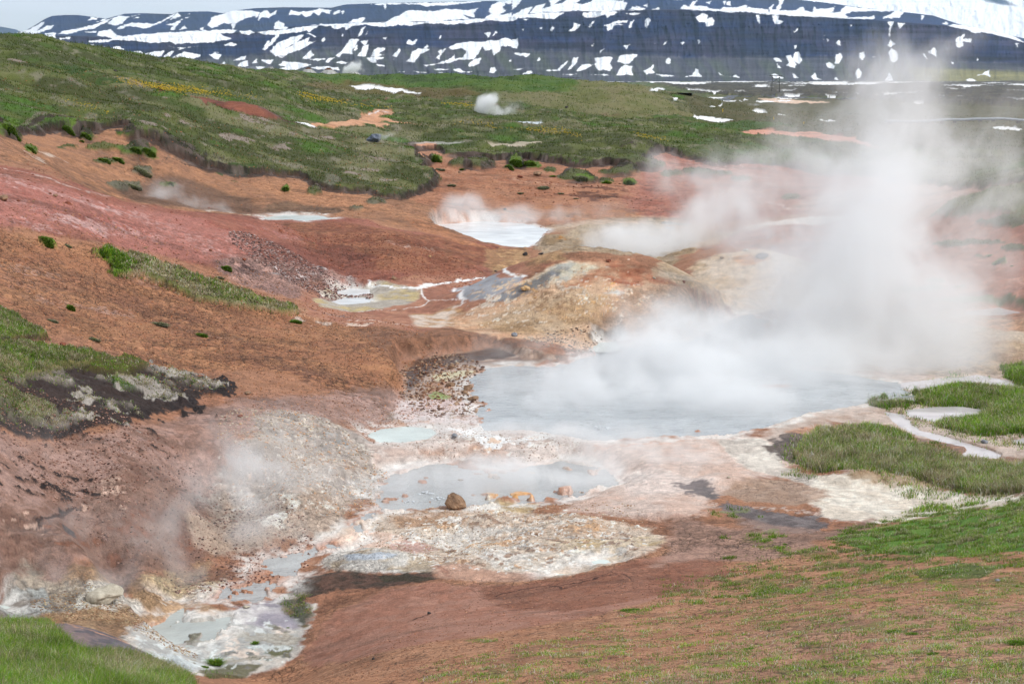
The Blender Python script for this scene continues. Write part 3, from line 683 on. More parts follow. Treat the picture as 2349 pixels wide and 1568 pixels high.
# turf and meadow ---------------------------------------------------
VG = dict(veg=1, crack=0, grav=0, rgh=1.0, wet=0)
meadow = [(-260,268),(0,277),(45,305),(150,300),(290,283),(300,296),(262,312),(300,318),(360,322),(350,335),(300,338),(300,348),(400,348),(440,372),(500,386),(560,396),(630,402),(690,406),(720,426),(780,436),(850,441),(880,452),(930,455),(960,445),(1005,412),(990,398),(970,388),(985,372),(950,352),(935,342),(1005,346),(1010,356),(1080,361),(1130,366),(1190,362),(1250,370),(1330,381),(1390,376),(1440,384),(1480,362),(1520,346),(1560,360),(1640,376),(1720,372),(1800,380),(1900,390),(2000,405),(2100,425),(2250,436),(2400,425),(2700,400),(2700,185),(1500,183),(1200,160),(800,140),(300,100),(-300,40)]
paint(meadow, (74,80,38), 1.5, 13, 1, mead=1, **VG)
# meadow colours
ML = (VEG > .5) & (Ym > 100)
def mtint(w, rgb, **kw):
    w = (np.clip(w, 0, 1) * ML).astype(np.float32); mixc(ALL, w, rgb); setm(ALL, w, kw)
G1 = fbm(Xm, Ym, 26, 6, 100); G2 = fbm(Xm, Ym, 6, 5, 110); G3 = fbm(Xm, Ym * .6, 60, 5, 120); G4 = fbm(Xm, Ym * .5, 2.0, 3, 130)
mtint(sstep(.5 + G1 * 1.5 + G2) * .8, (74,92,30))
mtint(sstep(.2 + G2 * 2.2 + F2 * .8) * .6, (112,118,60))
mtint(sstep(-.25 + G3 * 2.0 + G2 * 1.4) * .55, (142,134,104), kind=1)
mtint(sstep(-.45 + G1 * 1.4 - G2 * 2) * .85, (78,116,28))
mtint(sstep(-.7 + G4 * 2.6 + G2) * .55, (150,142,126))
paint([(690,175),(830,172),(1100,178),(1300,184),(1430,200),(1380,215),(1200,215),(900,205),(750,200)], (72,108,34), 8, 14, .85, rgb2=(92,112,44))
paint([(1430,196),(1480,215),(1560,258),(1600,276),(1450,278),(1300,262),(1100,236),(1150,222),(1320,222)], (134,128,90), 10, 14, .85, rgb2=(104,108,56))
paint([(740,196),(800,192),(1000,205),(1100,222),(1000,235),(850,222),(700,206)], (112,94,60), 6, 12, .7)
stroke([(1000,232),(1200,262),(1400,268),(1550,285),(1700,300)], [4,14,10,12,8], (124,100,76), 6, 10, .7)
stroke([(760,238),(900,232),(1000,240)], [3,5,3], (132,72,56), 3, 8, .7)
stroke([(1040,256),(1120,262)], 3, (96,56,46), 2, 5, .8)
paint([(1560,225),(1700,222),(1900,228),(2348,240),(2600,240),(2600,345),(2100,345),(1900,330),(1700,300),(1600,280)], (98,92,62), 10, 12, .85, rgb2=(82,82,48))
paint([(1560,290),(1700,285),(1860,298),(1700,302),(1570,300)], (66,98,32), 4, 6, .8)
paint([(1500,192),(1700,186),(2000,184),(2600,184),(2600,246),(2348,246),(2150,240),(1900,226),(1700,222),(1600,215)], (50,46,44), 3, 8, .97, rgb2=(74,70,54), rgh=3.4, veg=.2)
paint([(900,168),(1560,178),(2600,180),(2600,186),(1500,188),(900,178)], (66,70,88), 1, 2, .9)
paint([(1575,352),(1640,312),(1760,306),(1900,320),(2050,345),(2000,350),(1880,332),(1760,322),(1640,312)], (198,134,112), 5, 8, .0)
# peat faces and small scars in the turf
for q, w in (([(45,300),(90,290),(150,292),(220,288),(288,282)], [9,14,12,10,6]), ([(250,300),(290,308),(340,318),(360,326)], [8,10,8,5]), ([(555,298),(600,302),(625,308)], [2,7,3]), ([(600,262),(630,272),(655,292),(720,302),(790,318)], [4,7,5,4,2]),
        ([(360,205),(372,213)], [5,3]), ([(380,365),(420,374),(480,390),(560,400),(620,404)], [3,5,4,4,3]), ([(870,340),(900,344),(930,352)], [2,5,3]), ([(1075,358),(1130,364),(1160,360)], [4,6,3]), ([(1200,362),(1280,372),(1330,380),(1350,378)], [3,7,9,4]), ([(1360,372),(1385,374)], [8,4]), ([(1420,352),(1450,347),(1460,352)], [3,8,4]),
        ([(790,355),(830,372),(860,378)], [3,6,2]), ([(815,384),(850,392)], [4,3]), ([(700,422),(760,434),(840,442)], [3,5,3]), ([(650,208),(690,212),(770,216)], [1.5,3,1.5]), ([(1700,372),(1760,376)], [3,3])):
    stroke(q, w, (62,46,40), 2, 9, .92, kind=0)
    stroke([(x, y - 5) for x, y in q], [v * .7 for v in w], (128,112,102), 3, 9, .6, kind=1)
# bare patches in the meadow
NV = dict(veg=0, rgh=.2, kind=0)
paint([(712,296),(760,291),(820,285),(838,272),(866,257),(896,262),(905,270),(868,278),(900,286),(966,296),(968,299),(900,298),(720,301)], (204,148,112), 2, 5, 1, rgb2=(190,132,96), **NV)
stroke([(845,272),(870,262),(890,266)], 4, (200,190,186), 2, 4)
paint([(1560,306),(1640,308),(1760,305),(1880,312),(1960,326),(2010,345),(1900,332),(1800,320),(1700,318),(1620,312)], (200,132,108), 2, 6, 1, **NV)
paint([(930,343),(940,337),(1000,335),(1003,345),(960,355),(1000,364),(985,380),(960,372),(950,355)], (190,130,98), 2, 5, 1, **NV)
paint([(928,337),(1000,334),(1070,337),(1000,341),(940,342)], (150,150,142), 1, 3, .8, **NV)
paint([(1105,340),(1180,338),(1255,334),(1210,341),(1180,348),(1130,348)], (172,158,136), 2, 4, .9, **NV)
paint([(1178,286),(1240,288),(1265,292),(1230,294),(1190,291)], (176,184,190), 1, 2, 1, wet=1, **NV)
stroke([(1190,313),(1250,315)], 2.5, (190,130,108), 1, 3)
paint([(1740,226),(1800,229),(1900,236),(1820,240),(1750,233)], (212,176,150), 1, 4, .9, **NV)
paint([(430,232),(468,238),(520,244),(570,250),(610,262),(640,280),(655,290),(600,287),(520,270),(470,256)], (136,74,54), 4, 8, 1, rgb2=(112,60,46), veg=0, rgh=.8)
paint([(590,262),(620,265),(650,288),(700,298),(740,305),(660,295)], (96,72,64), 3, 5, .9)
paint([(356,212),(372,214),(378,222),(366,224)], (100,52,44), 2, 3, 1)
for x, y, w in ((440,298,40),(600,300,44),(560,330,50),(700,330,60),(360,290,30),(640,345,40),(860,380,50),(820,400,60),(900,420,60),(760,370,50),(40,150,30),(130,200,50),(300,205,60)):
    speck((150,136,124), x, y, w, 9, .1, F2 + .5 * F3, kind=1)
for x, y, w, h in ((170,175,70,18),(250,205,60,12),(560,395,80,10),(900,300,120,10),(1150,325,150,8),(1000,185,200,9)):
    speck((60,84,24), x, y, w, h, .15)
# turf below the edges: slumped clumps on the bare bank
for k, (x, y, w, h, g) in enumerate(((250,340,55,8,0),(310,345,40,14,1),(328,392,26,11,3),(290,425,40,10,3),(385,425,18,6,0),(20,298,30,16,1),(40,312,18,8,1),(160,302,22,8,1),(200,314,18,9,1),(72,343,14,6,1),(255,370,38,7,2),(155,338,26,4,2),(310,349,20,10,1),(345,352,18,12,1),(655,435,8,5,1),
        (1000,368,14,6,1),(1050,380,24,7,2),(1100,378,36,10,2),(1183,373,20,9,1),(1220,379,16,7,1),(1168,386,12,5,2),(1260,392,14,6,2),(1320,405,42,10,2),(1345,412,22,6,1),(1391,417,14,6,2),(1443,418,16,7,1),(1540,400,30,6,2),(1420,395,50,9,2),(1480,380,40,10,2),(760,425,20,9,3),(720,440,14,9,2),(860,465,24,6,3),(820,480,20,5,3),(1630,398,50,6,2),(1600,395,40,5,2),(1700,412,26,4,2),(1810,452,18,4,2),(1910,392,60,8,2),(2230,395,70,8,2),
        (2240,488,60,6,2),(2320,480,60,12,1),(2290,512,60,10,2),(2260,555,50,7,2),(2330,570,40,9,2),(2180,560,40,6,2),(2300,600,10,5,1),(2250,590,16,5,2),(2140,650,30,4,2),(2100,665,60,5,2),(2290,690,80,6,2),(2200,690,60,5,2))):
    c = ((104,110,56), (98,128,40), (88,98,56), (118,116,96))[g]
    n = 14
    paint([(x + w * math.cos(i * 6.283 / n), y + h * math.sin(i * 6.283 / n)) for i in range(n)], c, 3, 8, .95, veg=1, crack=0, rgh=1.6, gd=.0)
paint([(2120,492),(2160,480),(2230,460),(2348,436),(2500,400),(2600,400),(2600,520),(2400,515),(2300,500),(2200,500)], (124,128,74), 4, 14, 1, rgb2=(108,112,66), veg=1, crack=0, rgh=1.2)
# grass ridge on the left slope
paint([(215,582),(250,580),(330,596),(450,640),(560,676),(690,716),(640,722),(560,708),(450,690),(380,655),(330,640),(270,636),(255,625),(262,610)], (150,142,112), 3, 9, 1, rgb2=(108,116,60), veg=1, crack=0, rgh=1.6, gd=.55, kind=.8, wet=0)
paint([(215,582),(245,582),(290,600),(315,620),(300,636),(258,636),(262,612)], (104,136,36), 3, 7, 1, kind=0, gd=.8)
paint([(480,640),(560,672),(650,705),(600,712),(500,680),(440,660)], (120,122,66), 6, 8, .6, kind=.3)
paint([(88,556),(120,560),(134,572),(100,564)], (110,138,40), 2, 3, 1, veg=1)
# dark turf on the left
paint([(-200,680),(-20,712),(40,735),(80,765),(112,778),(60,786),(0,795),(-200,800)], (104,112,48), 4, 9, 1, rgb2=(128,120,90), veg=1, crack=0, rgh=1.5, gd=.6, kind=.3, wet=0)
stroke([(-60,800),(0,794),(60,786),(112,779)], [8,8,6,3], (50,36,32), 3, 5, .9)
turf = [(-200,790),(40,792),(130,800),(230,820),(300,835),(380,845),(470,868),(548,885),(540,892),(520,905),(460,912),(440,930),(380,945),(320,965),(260,985),(160,1000),(60,1010),(-200,1010)]
paint(turf, (58,44,40), 3, 16, 1, rgb2=(44,34,34), crack=0, rgh=2.2, wet=0)
paint([(-200,795),(100,798),(240,822),(330,850),(420,862),(500,880),(440,890),(400,900),(300,905),(330,930),(250,950),(100,985),(-200,990)], (134,124,114), 6, 24, .8, mix=.6, veg=.6, kind=1, gd=.4)
paint([(-200,795),(60,795),(190,815),(240,830),(230,850),(160,850),(80,870),(-200,880)], (112,112,56), 6, 12, .9, rgb2=(140,128,84), veg=1, gd=.9, kind=.4)
paint([(230,835),(290,830),(340,850),(300,872),(240,865),(180,860)], (86,80,34), 5, 9, .9, veg=1, rgh=1.8, gd=.3, kind=.2)
paint([(255,880),(330,875),(370,890),(340,905),(260,900)], (100,118,84), 6, 8, .8, veg=1, gd=.5)
paint([(-200,880),(60,870),(120,900),(130,950),(60,985),(-200,985)], (130,130,98), 8, 20, .75, mix=.9, veg=1, gd=.7, kind=.6)
for x, y, rx, ry in ((405,860,32,11),(470,878,24,7),(330,895,30,8),(230,905,60,9),(360,915,40,8),(240,955,50,9),(180,925,30,8)):
    speck((160,152,144), x, y, rx, ry, -.25, kind=1, gd=.25)
for x, y, rx, ry in ((430,945,50,16),(480,960,40,9),(330,960,70,14),(250,1000,60,8),(120,1005,60,12),(350,1040,50,10),(370,985,40,5)):
    speck((52,42,40), x, y, rx, ry, .12, rgh=2.2)
# marsh on the right
GM = dict(veg=1, crack=0, wet=0, grav=0, rgh=.8)
paint([(2095,902),(2140,885),(2200,872),(2260,880),(2348,898),(2500,900),(2500,1000),(2348,990),(2260,1000),(2210,992),(2150,978),(2200,966),(2262,955),(2258,938),(2200,935),(2130,938),(2095,925)], (84,106,58), 3, 8, 1, rgb2=(96,120,60), gd=1, kind=.12, **GM)
paint([(1995,918),(2040,912),(2085,920),(2090,932),(2030,938),(1998,930)], (96,112,70), 3, 6, 1, gd=.9, kind=.2, **GM)
paint([(2300,845),(2348,838),(2500,830),(2500,890),(2348,885),(2310,868)], (76,104,34), 3, 7, 1, gd=1, kind=0, **GM)
paint([(1920,980),(1990,978),(2060,990),(2090,1010),(2000,1004)], (100,110,60), 3, 7, 1, gd=.7, kind=.3, **GM)
paint([(1822,1050),(1850,1012),(1880,985),(1960,1000),(2040,1010),(2120,1030),(2200,1058),(2348,1068),(2500,1070),(2500,1132),(2348,1128),(2240,1130),(2150,1112),(2080,1090),(2000,1078),(1900,1080),(1850,1070)], (132,134,88), 3, 8, 1, rgb2=(116,124,70), gd=1, kind=.55, **GM)
stroke([(1920,992),(1990,1005),(2060,1022),(2060,1024)], [4,5,4,2], (222,214,204), 1.5, 4, 1, gd=0)
# near slope grass, thick at the right rim and thinning down to scattered tufts
paint([(1900,1232),(1960,1222),(2060,1200),(2150,1180),(2348,1150),(2600,1120),(2600,1300),(2348,1265),(2260,1270),(2180,1275),(2080,1272),(1980,1262)], (80,122,32), 5, 10, 1, rgb2=(96,130,44), gd=1, kind=.05, **GM)
stroke([(1950,1226),(2050,1203),(2160,1180),(2300,1155),(2400,1140)], [4,12,14,10,6], (160,134,92), 5, 8, .8, kind=.8, gd=.7)
paint([(2080,1310),(2200,1290),(2300,1300),(2250,1325),(2120,1330)], (88,118,44), 8, 10, .9, rgb2=None, gd=1, kind=.05, veg=1)
stroke([(1700,1235),(1850,1270),(2000,1300),(2150,1330),(2250,1350)], [20,50,40,50,20], (128,120,50), 14, 30, .55, gd=.3, veg=.4)
for x, y, w, h, g in ((1700,1180,60,14,.25),(1720,1230,70,14,.4),(1760,1290,80,16,.55),(1850,1275,90,10,.6),(1950,1300,90,14,.7),(1900,1340,100,14,.7),(1700,1330,90,12,.6),(1750,1360,110,14,.65),(1640,1350,70,10,.5),(2000,1370,110,12,.45),(2150,1375,120,10,.6),(2280,1350,90,22,.5),(1450,1400,40,7,.8),(1600,1395,70,8,.45),(1640,1385,50,6,.5),(1450,1440,80,9,.95),(1530,1435,60,9,.95),(1400,1480,70,8,.35),(1560,1500,80,10,.6),(1620,1520,80,10,.5),(1850,1420,110,10,.55),(2000,1440,100,12,.7),(1850,1480,100,12,.75),(2150,1430,100,12,.4),(2250,1400,120,16,.75),(2200,1480,90,14,.55),(2300,1520,110,30,.65),(2050,1500,80,12,.5),(1900,1540,120,14,.4),(2150,1545,120,16,.6),(1300,1500,80,10,.3),(1200,1540,120,12,.3),(1000,1500,60,7,.25),(1400,1540,120,14,.35),(1100,1470,60,6,.3)):
    speck((108,124,46), x, y, w, h, .12, gd=g * 1.2, veg=.4, kind=.08, a=.55)
speck((150,150,40), 2080, 1330, 70, 10, .1, veg=1, gd=.4)
speck((146,148,38), 1890, 1318, 50, 7, .1, veg=1, gd=.4)
paint([(1860,1250),(1960,1205),(2150,1160),(2348,1135),(2600,1110),(2600,1310),(2200,1300),(2000,1290)], None, 10, 50, .9, gd=.22, kind=.3)
paint([(1560,1330),(1700,1280),(1900,1262),(2100,1290),(2500,1260),(2500,1800),(900,1800),(1000,1520),(1300,1460),(1450,1400)], None, 60, 40, 1, gd=.08, kind=.3)
speck((132,116,70), 2000, 1370, 420, 100, .2, F2 + .5 * F1, gd=.2, a=.25)
# knoll at the left corner
paint([(-200,1440),(0,1430),(80,1432),(140,1455),(180,1490),(230,1505),(330,1512),(400,1530),(440,1555),(440,1600),(-200,1640)], (88,112,34), 5, 8, 1, rgb2=(110,120,44), gd=1, kind=.08, **GM)
paint([(210,1500),(330,1508),(400,1530),(445,1556),(300,1570),(200,1530)], (144,108,40), 8, 10, .85, gd=1, kind=.5)

# snow lying in the hollows of the meadow and on the plain
SN = dict(veg=0, rgh=.1, wet=0, grav=0, crack=0, gd=0)
WHITE = (232,238,246)
def snow(pp): paint(pp, WHITE, 1, 1.6, 1, **SN)
snow([(800,202),(850,202),(920,209),(968,221),(965,224),(930,222),(880,215),(815,208)])
snow([(676,290),(705,293),(724,301),(700,299)])
snow([(1570,282),(1605,271),(1640,276),(1668,281),(1690,284),(1600,284)])
snow([(1710,258),(1748,260),(1764,268),(1730,266)])
snow([(1626,249),(1655,250),(1640,253)])
snow([(1573,205),(1620,210),(1672,213),(1640,218),(1590,212)])
snow([(2275,298),(2300,297),(2348,304),(2348,309),(2280,304)])
snow([(2272,308),(2348,311),(2420,312),(2348,314)])
snow([(1710,241),(1746,242),(1740,244),(1712,243)])
snow([(1784,268),(1800,270),(1786,271)])
snow([(1880,281),(1905,280),(1918,285),(1890,285)])
rs = random.Random(5)
for k in range(70):
    x = rs.uniform(1500, 2380); y = 184 + 54 * rs.random() ** 1.5; w = rs.uniform(8, 50) * (1.5 if y < 200 else .7); h = rs.uniform(1.2, 3.0)
    snow([(x - w, y), (x - w * .3, y - h), (x + w * .6, y - h * .6), (x + w, y + h * .3), (x + w * .2, y + h), (x - w * .6, y + h * .7)])
stroke([(1560,218),(1680,220),(1820,225),(1960,229)], 7, (90,92,98), 2, 1, 1, rgh=0, veg=0)
for x0, x1, y in ((1320,1500,187.5),(1560,1690,184.5),(1640,1760,190),(1700,1990,189),(1730,1900,194),(2000,2200,190)):
    snow([(x0, y), ((x0 + x1) / 2, y - 1.1), (x1, y), ((x0 + x1) / 2, y + 1.3)])

# ---------------------------------------------------------------- relief that goes with each kind of ground
Hs = H.copy()
# turf stands above the bare soil with a ragged, undercut rim
step = np.clip(np.maximum(VEG, MEAD), 0, 1)
def blur(A, r0, r1):
    for ax, r in ((0, r0), (1, r1)):
        cs = np.cumsum(np.pad(A, [(r + 1, r) if i == ax else (0, 0) for i in (0, 1)], 'edge'), axis=ax, dtype=np.float64)
        A = (np.take(cs, np.arange(2 * r + 1, cs.shape[ax]), ax) - np.take(cs, np.arange(0, cs.shape[ax] - 2 * r - 1), ax)) / (2 * r + 1)
    return A
big = blur(blur(step, 9, 9), 9, 9)
lift = (0.12 + 0.50 * sstep((big - .35) / .35)) * sstep(step) * ((Ym > 85) & (Ym < 420)) * np.clip(Ym / 150, .6, 1.0)
lift += 0.28 * sstep(step) * ((Ym <= 85) & (Ym > 40) & (Lm * 0 + Bm < 0.05))
H += lift
H += VEG * (Ym > 90) * (Ym < 460) * big * .85 * np.clip(Ym / 170, .5, 1.3) * fbm(Xm + Ym * .3, Ym * 1.3, 17, 3, 145)
H += VEG * RGH * (Ym > 90) * (0.34 * np.clip(Ym / 160, .5, 1.6) * fbm(Xm, Ym, 7.0, 5, 140, .62) + 0.10 * np.abs(F3) * Ym / 120)
H += VEG * (Ym <= 90) * (0.05 * F3 * Ym / 50 * RGH + 0.05 * np.abs(F2))
m = 1 - VEG * 0.9 - WET * .9
m = np.clip(m, 0.06, 1)
Yh = Ym + 1.3 * H
fine = fbm(Xm, Yh, 1.6, 6, 160, .55)
knob = np.abs(fbm(Xm + .4 * fine, Yh, 0.9, 5, 170, .55))
H += m * RGH * 0.10 * fine * np.clip(Ym / 60, .45, 2)
H += m * np.clip(RGH - .8, 0, 2) * 0.22 * knob * np.clip(Ym / 60, .5, 2)
H += GRAV * 0.035 * (np.abs(F3) + .5 * np.abs(gnoise(Bm / .0035, Lm / .0035, 9))) * Ym / 70
H += np.clip(Ym - 3500, 0, 2000) * -0.002
lava = (RGH > 2.5) & (Ym > 300)
H += lava * (1.2 * fbm(Xm, Ym, 18, 4, 180, .6, ridged=True) + .6)

# steep turf rims: bare roots and peat, overhang shade painted into the dark colour
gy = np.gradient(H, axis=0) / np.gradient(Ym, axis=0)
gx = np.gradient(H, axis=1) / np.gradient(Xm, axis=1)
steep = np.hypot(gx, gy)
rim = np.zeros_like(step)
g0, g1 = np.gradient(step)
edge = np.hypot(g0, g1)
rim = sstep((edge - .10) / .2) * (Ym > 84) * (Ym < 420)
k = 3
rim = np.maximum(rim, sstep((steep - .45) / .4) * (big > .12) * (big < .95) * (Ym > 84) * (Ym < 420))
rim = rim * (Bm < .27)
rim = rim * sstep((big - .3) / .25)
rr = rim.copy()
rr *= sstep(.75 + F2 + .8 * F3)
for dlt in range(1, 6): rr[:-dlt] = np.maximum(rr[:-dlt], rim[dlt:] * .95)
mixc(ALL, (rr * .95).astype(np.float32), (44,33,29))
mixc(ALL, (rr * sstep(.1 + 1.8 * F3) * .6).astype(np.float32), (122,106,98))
# clods, pits and drying cracks: dark flecks paint their shade into the colour, over small pits
FK = fbm(Bm * .75, Lp, .0085, 3, 210, .6, ridged=True)
FK2 = fbm(Bm * .6, Lp * 1.1, .0042, 2, 220, .7)
soilm = (1 - np.clip(VEG, 0, 1)) * (1 - np.clip(WET, 0, 1)) * (Ym < 260) * (Ym > 15)
amt = np.clip(np.clip((Ym - 18) / 22, .35, 1) * np.clip(.35 + .5 * CRACK + .35 * GRAV + .3 * np.clip(RGH - .5, 0, 1.5), 0, 1.3), 0, 2)
fk = soilm * amt * (sstep((FK - .52) / .3) * .55 + sstep((FK2 - .28) / .3) * .55) * sstep(.75 + 1.2 * F1)
H -= fk * .04 * Ym / 55
C *= (1 - .66 * np.clip(fk, 0, 1))[..., None]
lt = soilm * sstep((-FK2 - .3) / .3) * .16
C *= (1 + lt)[..., None]
# large-scale tonal variety in the soil itself
tone = 1 + (1 - VEG * .4) * (0.10 * F1 + 0.10 * F2 + 0.12 * F3)[...]
C *= tone[..., None]
dry = (1 - np.clip(VEG, 0, 1)) * (Ym < 140)
C *= (1 + dry * .14 * gnoise(Xm / .16, Ym / .16, 31) * np.clip(1.2 - Ym / 80, 0, 1) + dry * .12 * gnoise(Xm / .5, Ym / .5, 32))[..., None]
lum = (C @ np.array((.3, .55, .15), np.float32))[..., None]
dsat = (.17 * (1 - np.clip(VEG, 0, 1)))[..., None]
C = C + (lum - C) * dsat
sat = np.clip((C[..., 0] - C[..., 2]) / (C[..., 0] + .02), 0, 1)[..., None]
C *= (1 + (1 - np.clip(VEG, 0, 1))[..., None] * np.clip(sat * 1.8 - .75, 0, 1) * np.array((-.05, -.05, -.22), np.float32))
C *= 1 - .30 * (sstep(-.1 + 1.8 * F5 + F1) * (1 - np.clip(VEG, 0, 1)) * (1 - np.clip(WET, 0, 1)) * (sat[..., 0] > .45))[..., None]
C = np.clip(C * np.where(VEG > .5, np.where(Ym > 90, .68, .85), 1.02)[..., None], 0.008, 0.76)

# material of the ground
M_ground, t, n = mat_new("ground soil and turf")
out = n('ShaderNodeOutputMaterial'); bs = n('ShaderNodeBsdfPrincipled')
t.links.new(bs.outputs[0], out.inputs['Surface'])
ac = n('ShaderNodeAttribute', attribute_name='col'); am = n('ShaderNodeAttribute', attribute_name='msk')
sp3 = n('ShaderNodeSeparateColor', {'Color': am.outputs['Color']})
crack_, grav_, wet_ = sp3.outputs[0], sp3.outputs[1], sp3.outputs[2]
veg_ = am.outputs['Alpha']
geo = n('ShaderNodeNewGeometry')
def nmath(op, a, b=None, c=None, clamp=False):
    nd = t.nodes.new('ShaderNodeMath'); nd.operation = op; nd.use_clamp = clamp
    for i, v in enumerate((a, b, c)):
        if v is None: continue
        if isinstance(v, bpy.types.NodeSocket): t.links.new(v, nd.inputs[i])
        else: nd.inputs[i].default_value = v
    return nd.outputs[0]
n1 = n('ShaderNodeTexNoise', {'Vector': geo.outputs['Position'], 'Scale': 1.3, 'Detail': 6.0, 'Roughness': .62})
n2 = n('ShaderNodeTexNoise', {'Vector': geo.outputs['Position'], 'Scale': 16.0, 'Detail': 5.0, 'Roughness': .65})
wv = n('ShaderNodeVectorMath', operation='MULTIPLY_ADD'); t.links.new(n1.outputs['Color'], wv.inputs[0]); wv.inputs[1].default_value = (.5, .5, .2); t.links.new(geo.outputs['Position'], wv.inputs[2])
vo = n('ShaderNodeTexVoronoi', {'Vector': wv.outputs[0], 'Scale': 3.4}, feature='DISTANCE_TO_EDGE')
vo2 = n('ShaderNodeTexVoronoi', {'Vector': wv.outputs[0], 'Scale': 9.0}, feature='DISTANCE_TO_EDGE')
vg = n('ShaderNodeTexVoronoi', {'Vector': geo.outputs['Position'], 'Scale': 11.0}, feature='F1')
k1 = n('ShaderNodeMapRange', {'Value': vo.outputs['Distance'], 'From Min': 0.0, 'From Max': .085, 'To Min': 1.0, 'To Max': 0.0}, interpolation_type='SMOOTHSTEP')
k2 = n('ShaderNodeMapRange', {'Value': vo2.outputs['Distance'], 'From Min': 0.0, 'From Max': .07, 'To Min': .6, 'To Max': 0.0}, interpolation_type='SMOOTHSTEP')
patch = n('ShaderNodeMapRange', {'Value': n1.outputs['Fac'], 'From Min': .36, 'From Max': .52})
ck = nmath('MULTIPLY', nmath('MULTIPLY', nmath('MAXIMUM', k1.outputs[0], k2.outputs[0]), crack_), patch.outputs[0])
# albedo variation
v1 = n('ShaderNodeMapRange', {'Value': n1.outputs['Fac'], 'From Min': .3, 'From Max': .7, 'To Min': .86, 'To Max': 1.13})
v2 = n('ShaderNodeMapRange', {'Value': n2.outputs['Fac'], 'From Min': .3, 'From Max': .7, 'To Min': .84, 'To Max': 1.15})
vv = nmath('MULTIPLY', v1.outputs[0], v2.outputs[0])
sg = n('ShaderNodeSeparateColor', {'Color': vg.outputs['Color']})
gv = n('ShaderNodeMapRange', {'Value': sg.outputs[0], 'To Min': .55, 'To Max': 1.45})
gmix = nmath('MULTIPLY_ADD', grav_, nmath('SUBTRACT', gv.outputs[0], 1.0), 1.0)
vv = nmath('MULTIPLY', vv, gmix)
vv = nmath('MULTIPLY', vv, nmath('SUBTRACT', 1.0, nmath('MULTIPLY', ck, .78)))
cm = n('ShaderNodeVectorMath', operation='SCALE'); t.links.new(ac.outputs['Color'], cm.inputs[0]); t.links.new(vv, cm.inputs['Scale'])
t.links.new(cm.outputs[0], bs.inputs['Base Color'])
rg = nmath('MULTIPLY_ADD', wet_, -.62, .92)
t.links.new(rg, bs.inputs['Roughness'])
bs.inputs['Specular IOR Level'].default_value = .35
hgt = nmath('ADD', nmath('MULTIPLY', n1.outputs['Fac'], .10), nmath('MULTIPLY', n2.outputs['Fac'], .075))
hgt = nmath('SUBTRACT', hgt, nmath('MULTIPLY', ck, .05))
hgt = nmath('ADD', hgt, nmath('MULTIPLY', nmath('MULTIPLY', nmath('SUBTRACT', .6, vg.outputs['Distance']), grav_), .08))
dryf = nmath('MULTIPLY_ADD', wet_, -.8, 1.0)
bp = n('ShaderNodeBump', {'Height': hgt, 'Strength': dryf, 'Distance': .7})
t.links.new(bp.outputs[0], bs.inputs['Normal'])

ii = np.arange(nl * nb, dtype=np.int32).reshape(nl, nb)
quads = np.stack([ii[:-1, :-1].ravel(), ii[:-1, 1:].ravel(), ii[1:, 1:].ravel(), ii[1:, :-1].ravel()], 1)
V3 = np.stack([Xm, Ym, H], -1).reshape(-1, 3)
msk = np.stack([CRACK, GRAV, np.clip(WET, 0, 1), VEG], -1).reshape(-1, 4)
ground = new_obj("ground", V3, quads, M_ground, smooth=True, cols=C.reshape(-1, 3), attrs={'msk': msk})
ground['kind'] = 'structure'
HF = H
def gz(x, y):
    """height of the finished ground"""
    x = np.atleast_1d(np.asarray(x, float)); y = np.atleast_1d(np.asarray(y, float))
    return bil(HF, BG, LG, x / y, np.log(y))
_Hp = H
def spot(px, py):
    b, l = hit(px, py); Y = math.exp(l)
    return Vector((b * Y, Y, float(gz(b * Y, Y)[0])))
# ---------------------------------------------------------------- water
def water_mat(name, rgb, rough, wave, wsc, foam=0.0):
    m, t, n = mat_new(name)
    out = n('ShaderNodeOutputMaterial'); b = n('ShaderNodeBsdfPrincipled')
    t.links.new(b.outputs[0], out.inputs['Surface'])
    g = n('ShaderNodeNewGeometry')
    mp_ = n('ShaderNodeMapping', {'Vector': g.outputs['Position'], 'Scale': (1.0, 1.6, 1.0)})
    a = n('ShaderNodeTexNoise', {'Vector': mp_.outputs[0], 'Scale': wsc, 'Detail': 4.0, 'Distortion': .6})
    c = n('ShaderNodeTexNoise', {'Vector': mp_.outputs[0], 'Scale': .35, 'Detail': 5.0, 'Distortion': 1.2})
    rp = n('ShaderNodeMapRange', {'Value': c.outputs['Fac'], 'From Min': .35, 'From Max': .68, 'To Min': .82, 'To Max': 1.12})
    cc = lin(rgb) * .9
    sc = n('ShaderNodeVectorMath', operation='SCALE'); sc.inputs[0].default_value = tuple(cc); t.links.new(rp.outputs[0], sc.inputs['Scale'])
    t.links.new(sc.outputs[0], b.inputs['Base Color'])
    b.inputs['Roughness'].default_value = rough
    bp = n('ShaderNodeBump', {'Height': a.outputs['Fac'], 'Strength': .6, 'Distance': wave})
    t.links.new(bp.outputs[0], b.inputs['Normal'])
    return m
WM = {'blue': water_mat("blue grey hot water", (170,176,180), .10, .11, 3.0), 'milk': water_mat("milky water", (206,216,210), .15, .01, 2.0),
      'grey': water_mat("grey mud water", (172,174,174), .16, .10, 3.4), 'white': water_mat("white water", (226,230,232), .22, .01, 2.0),
      'mudpool': water_mat("simmering mud", (178,184,180), .25, .05, 2.6), 'pale': water_mat("shallow pale water", (204,198,200), .10, .008, 2.0)}
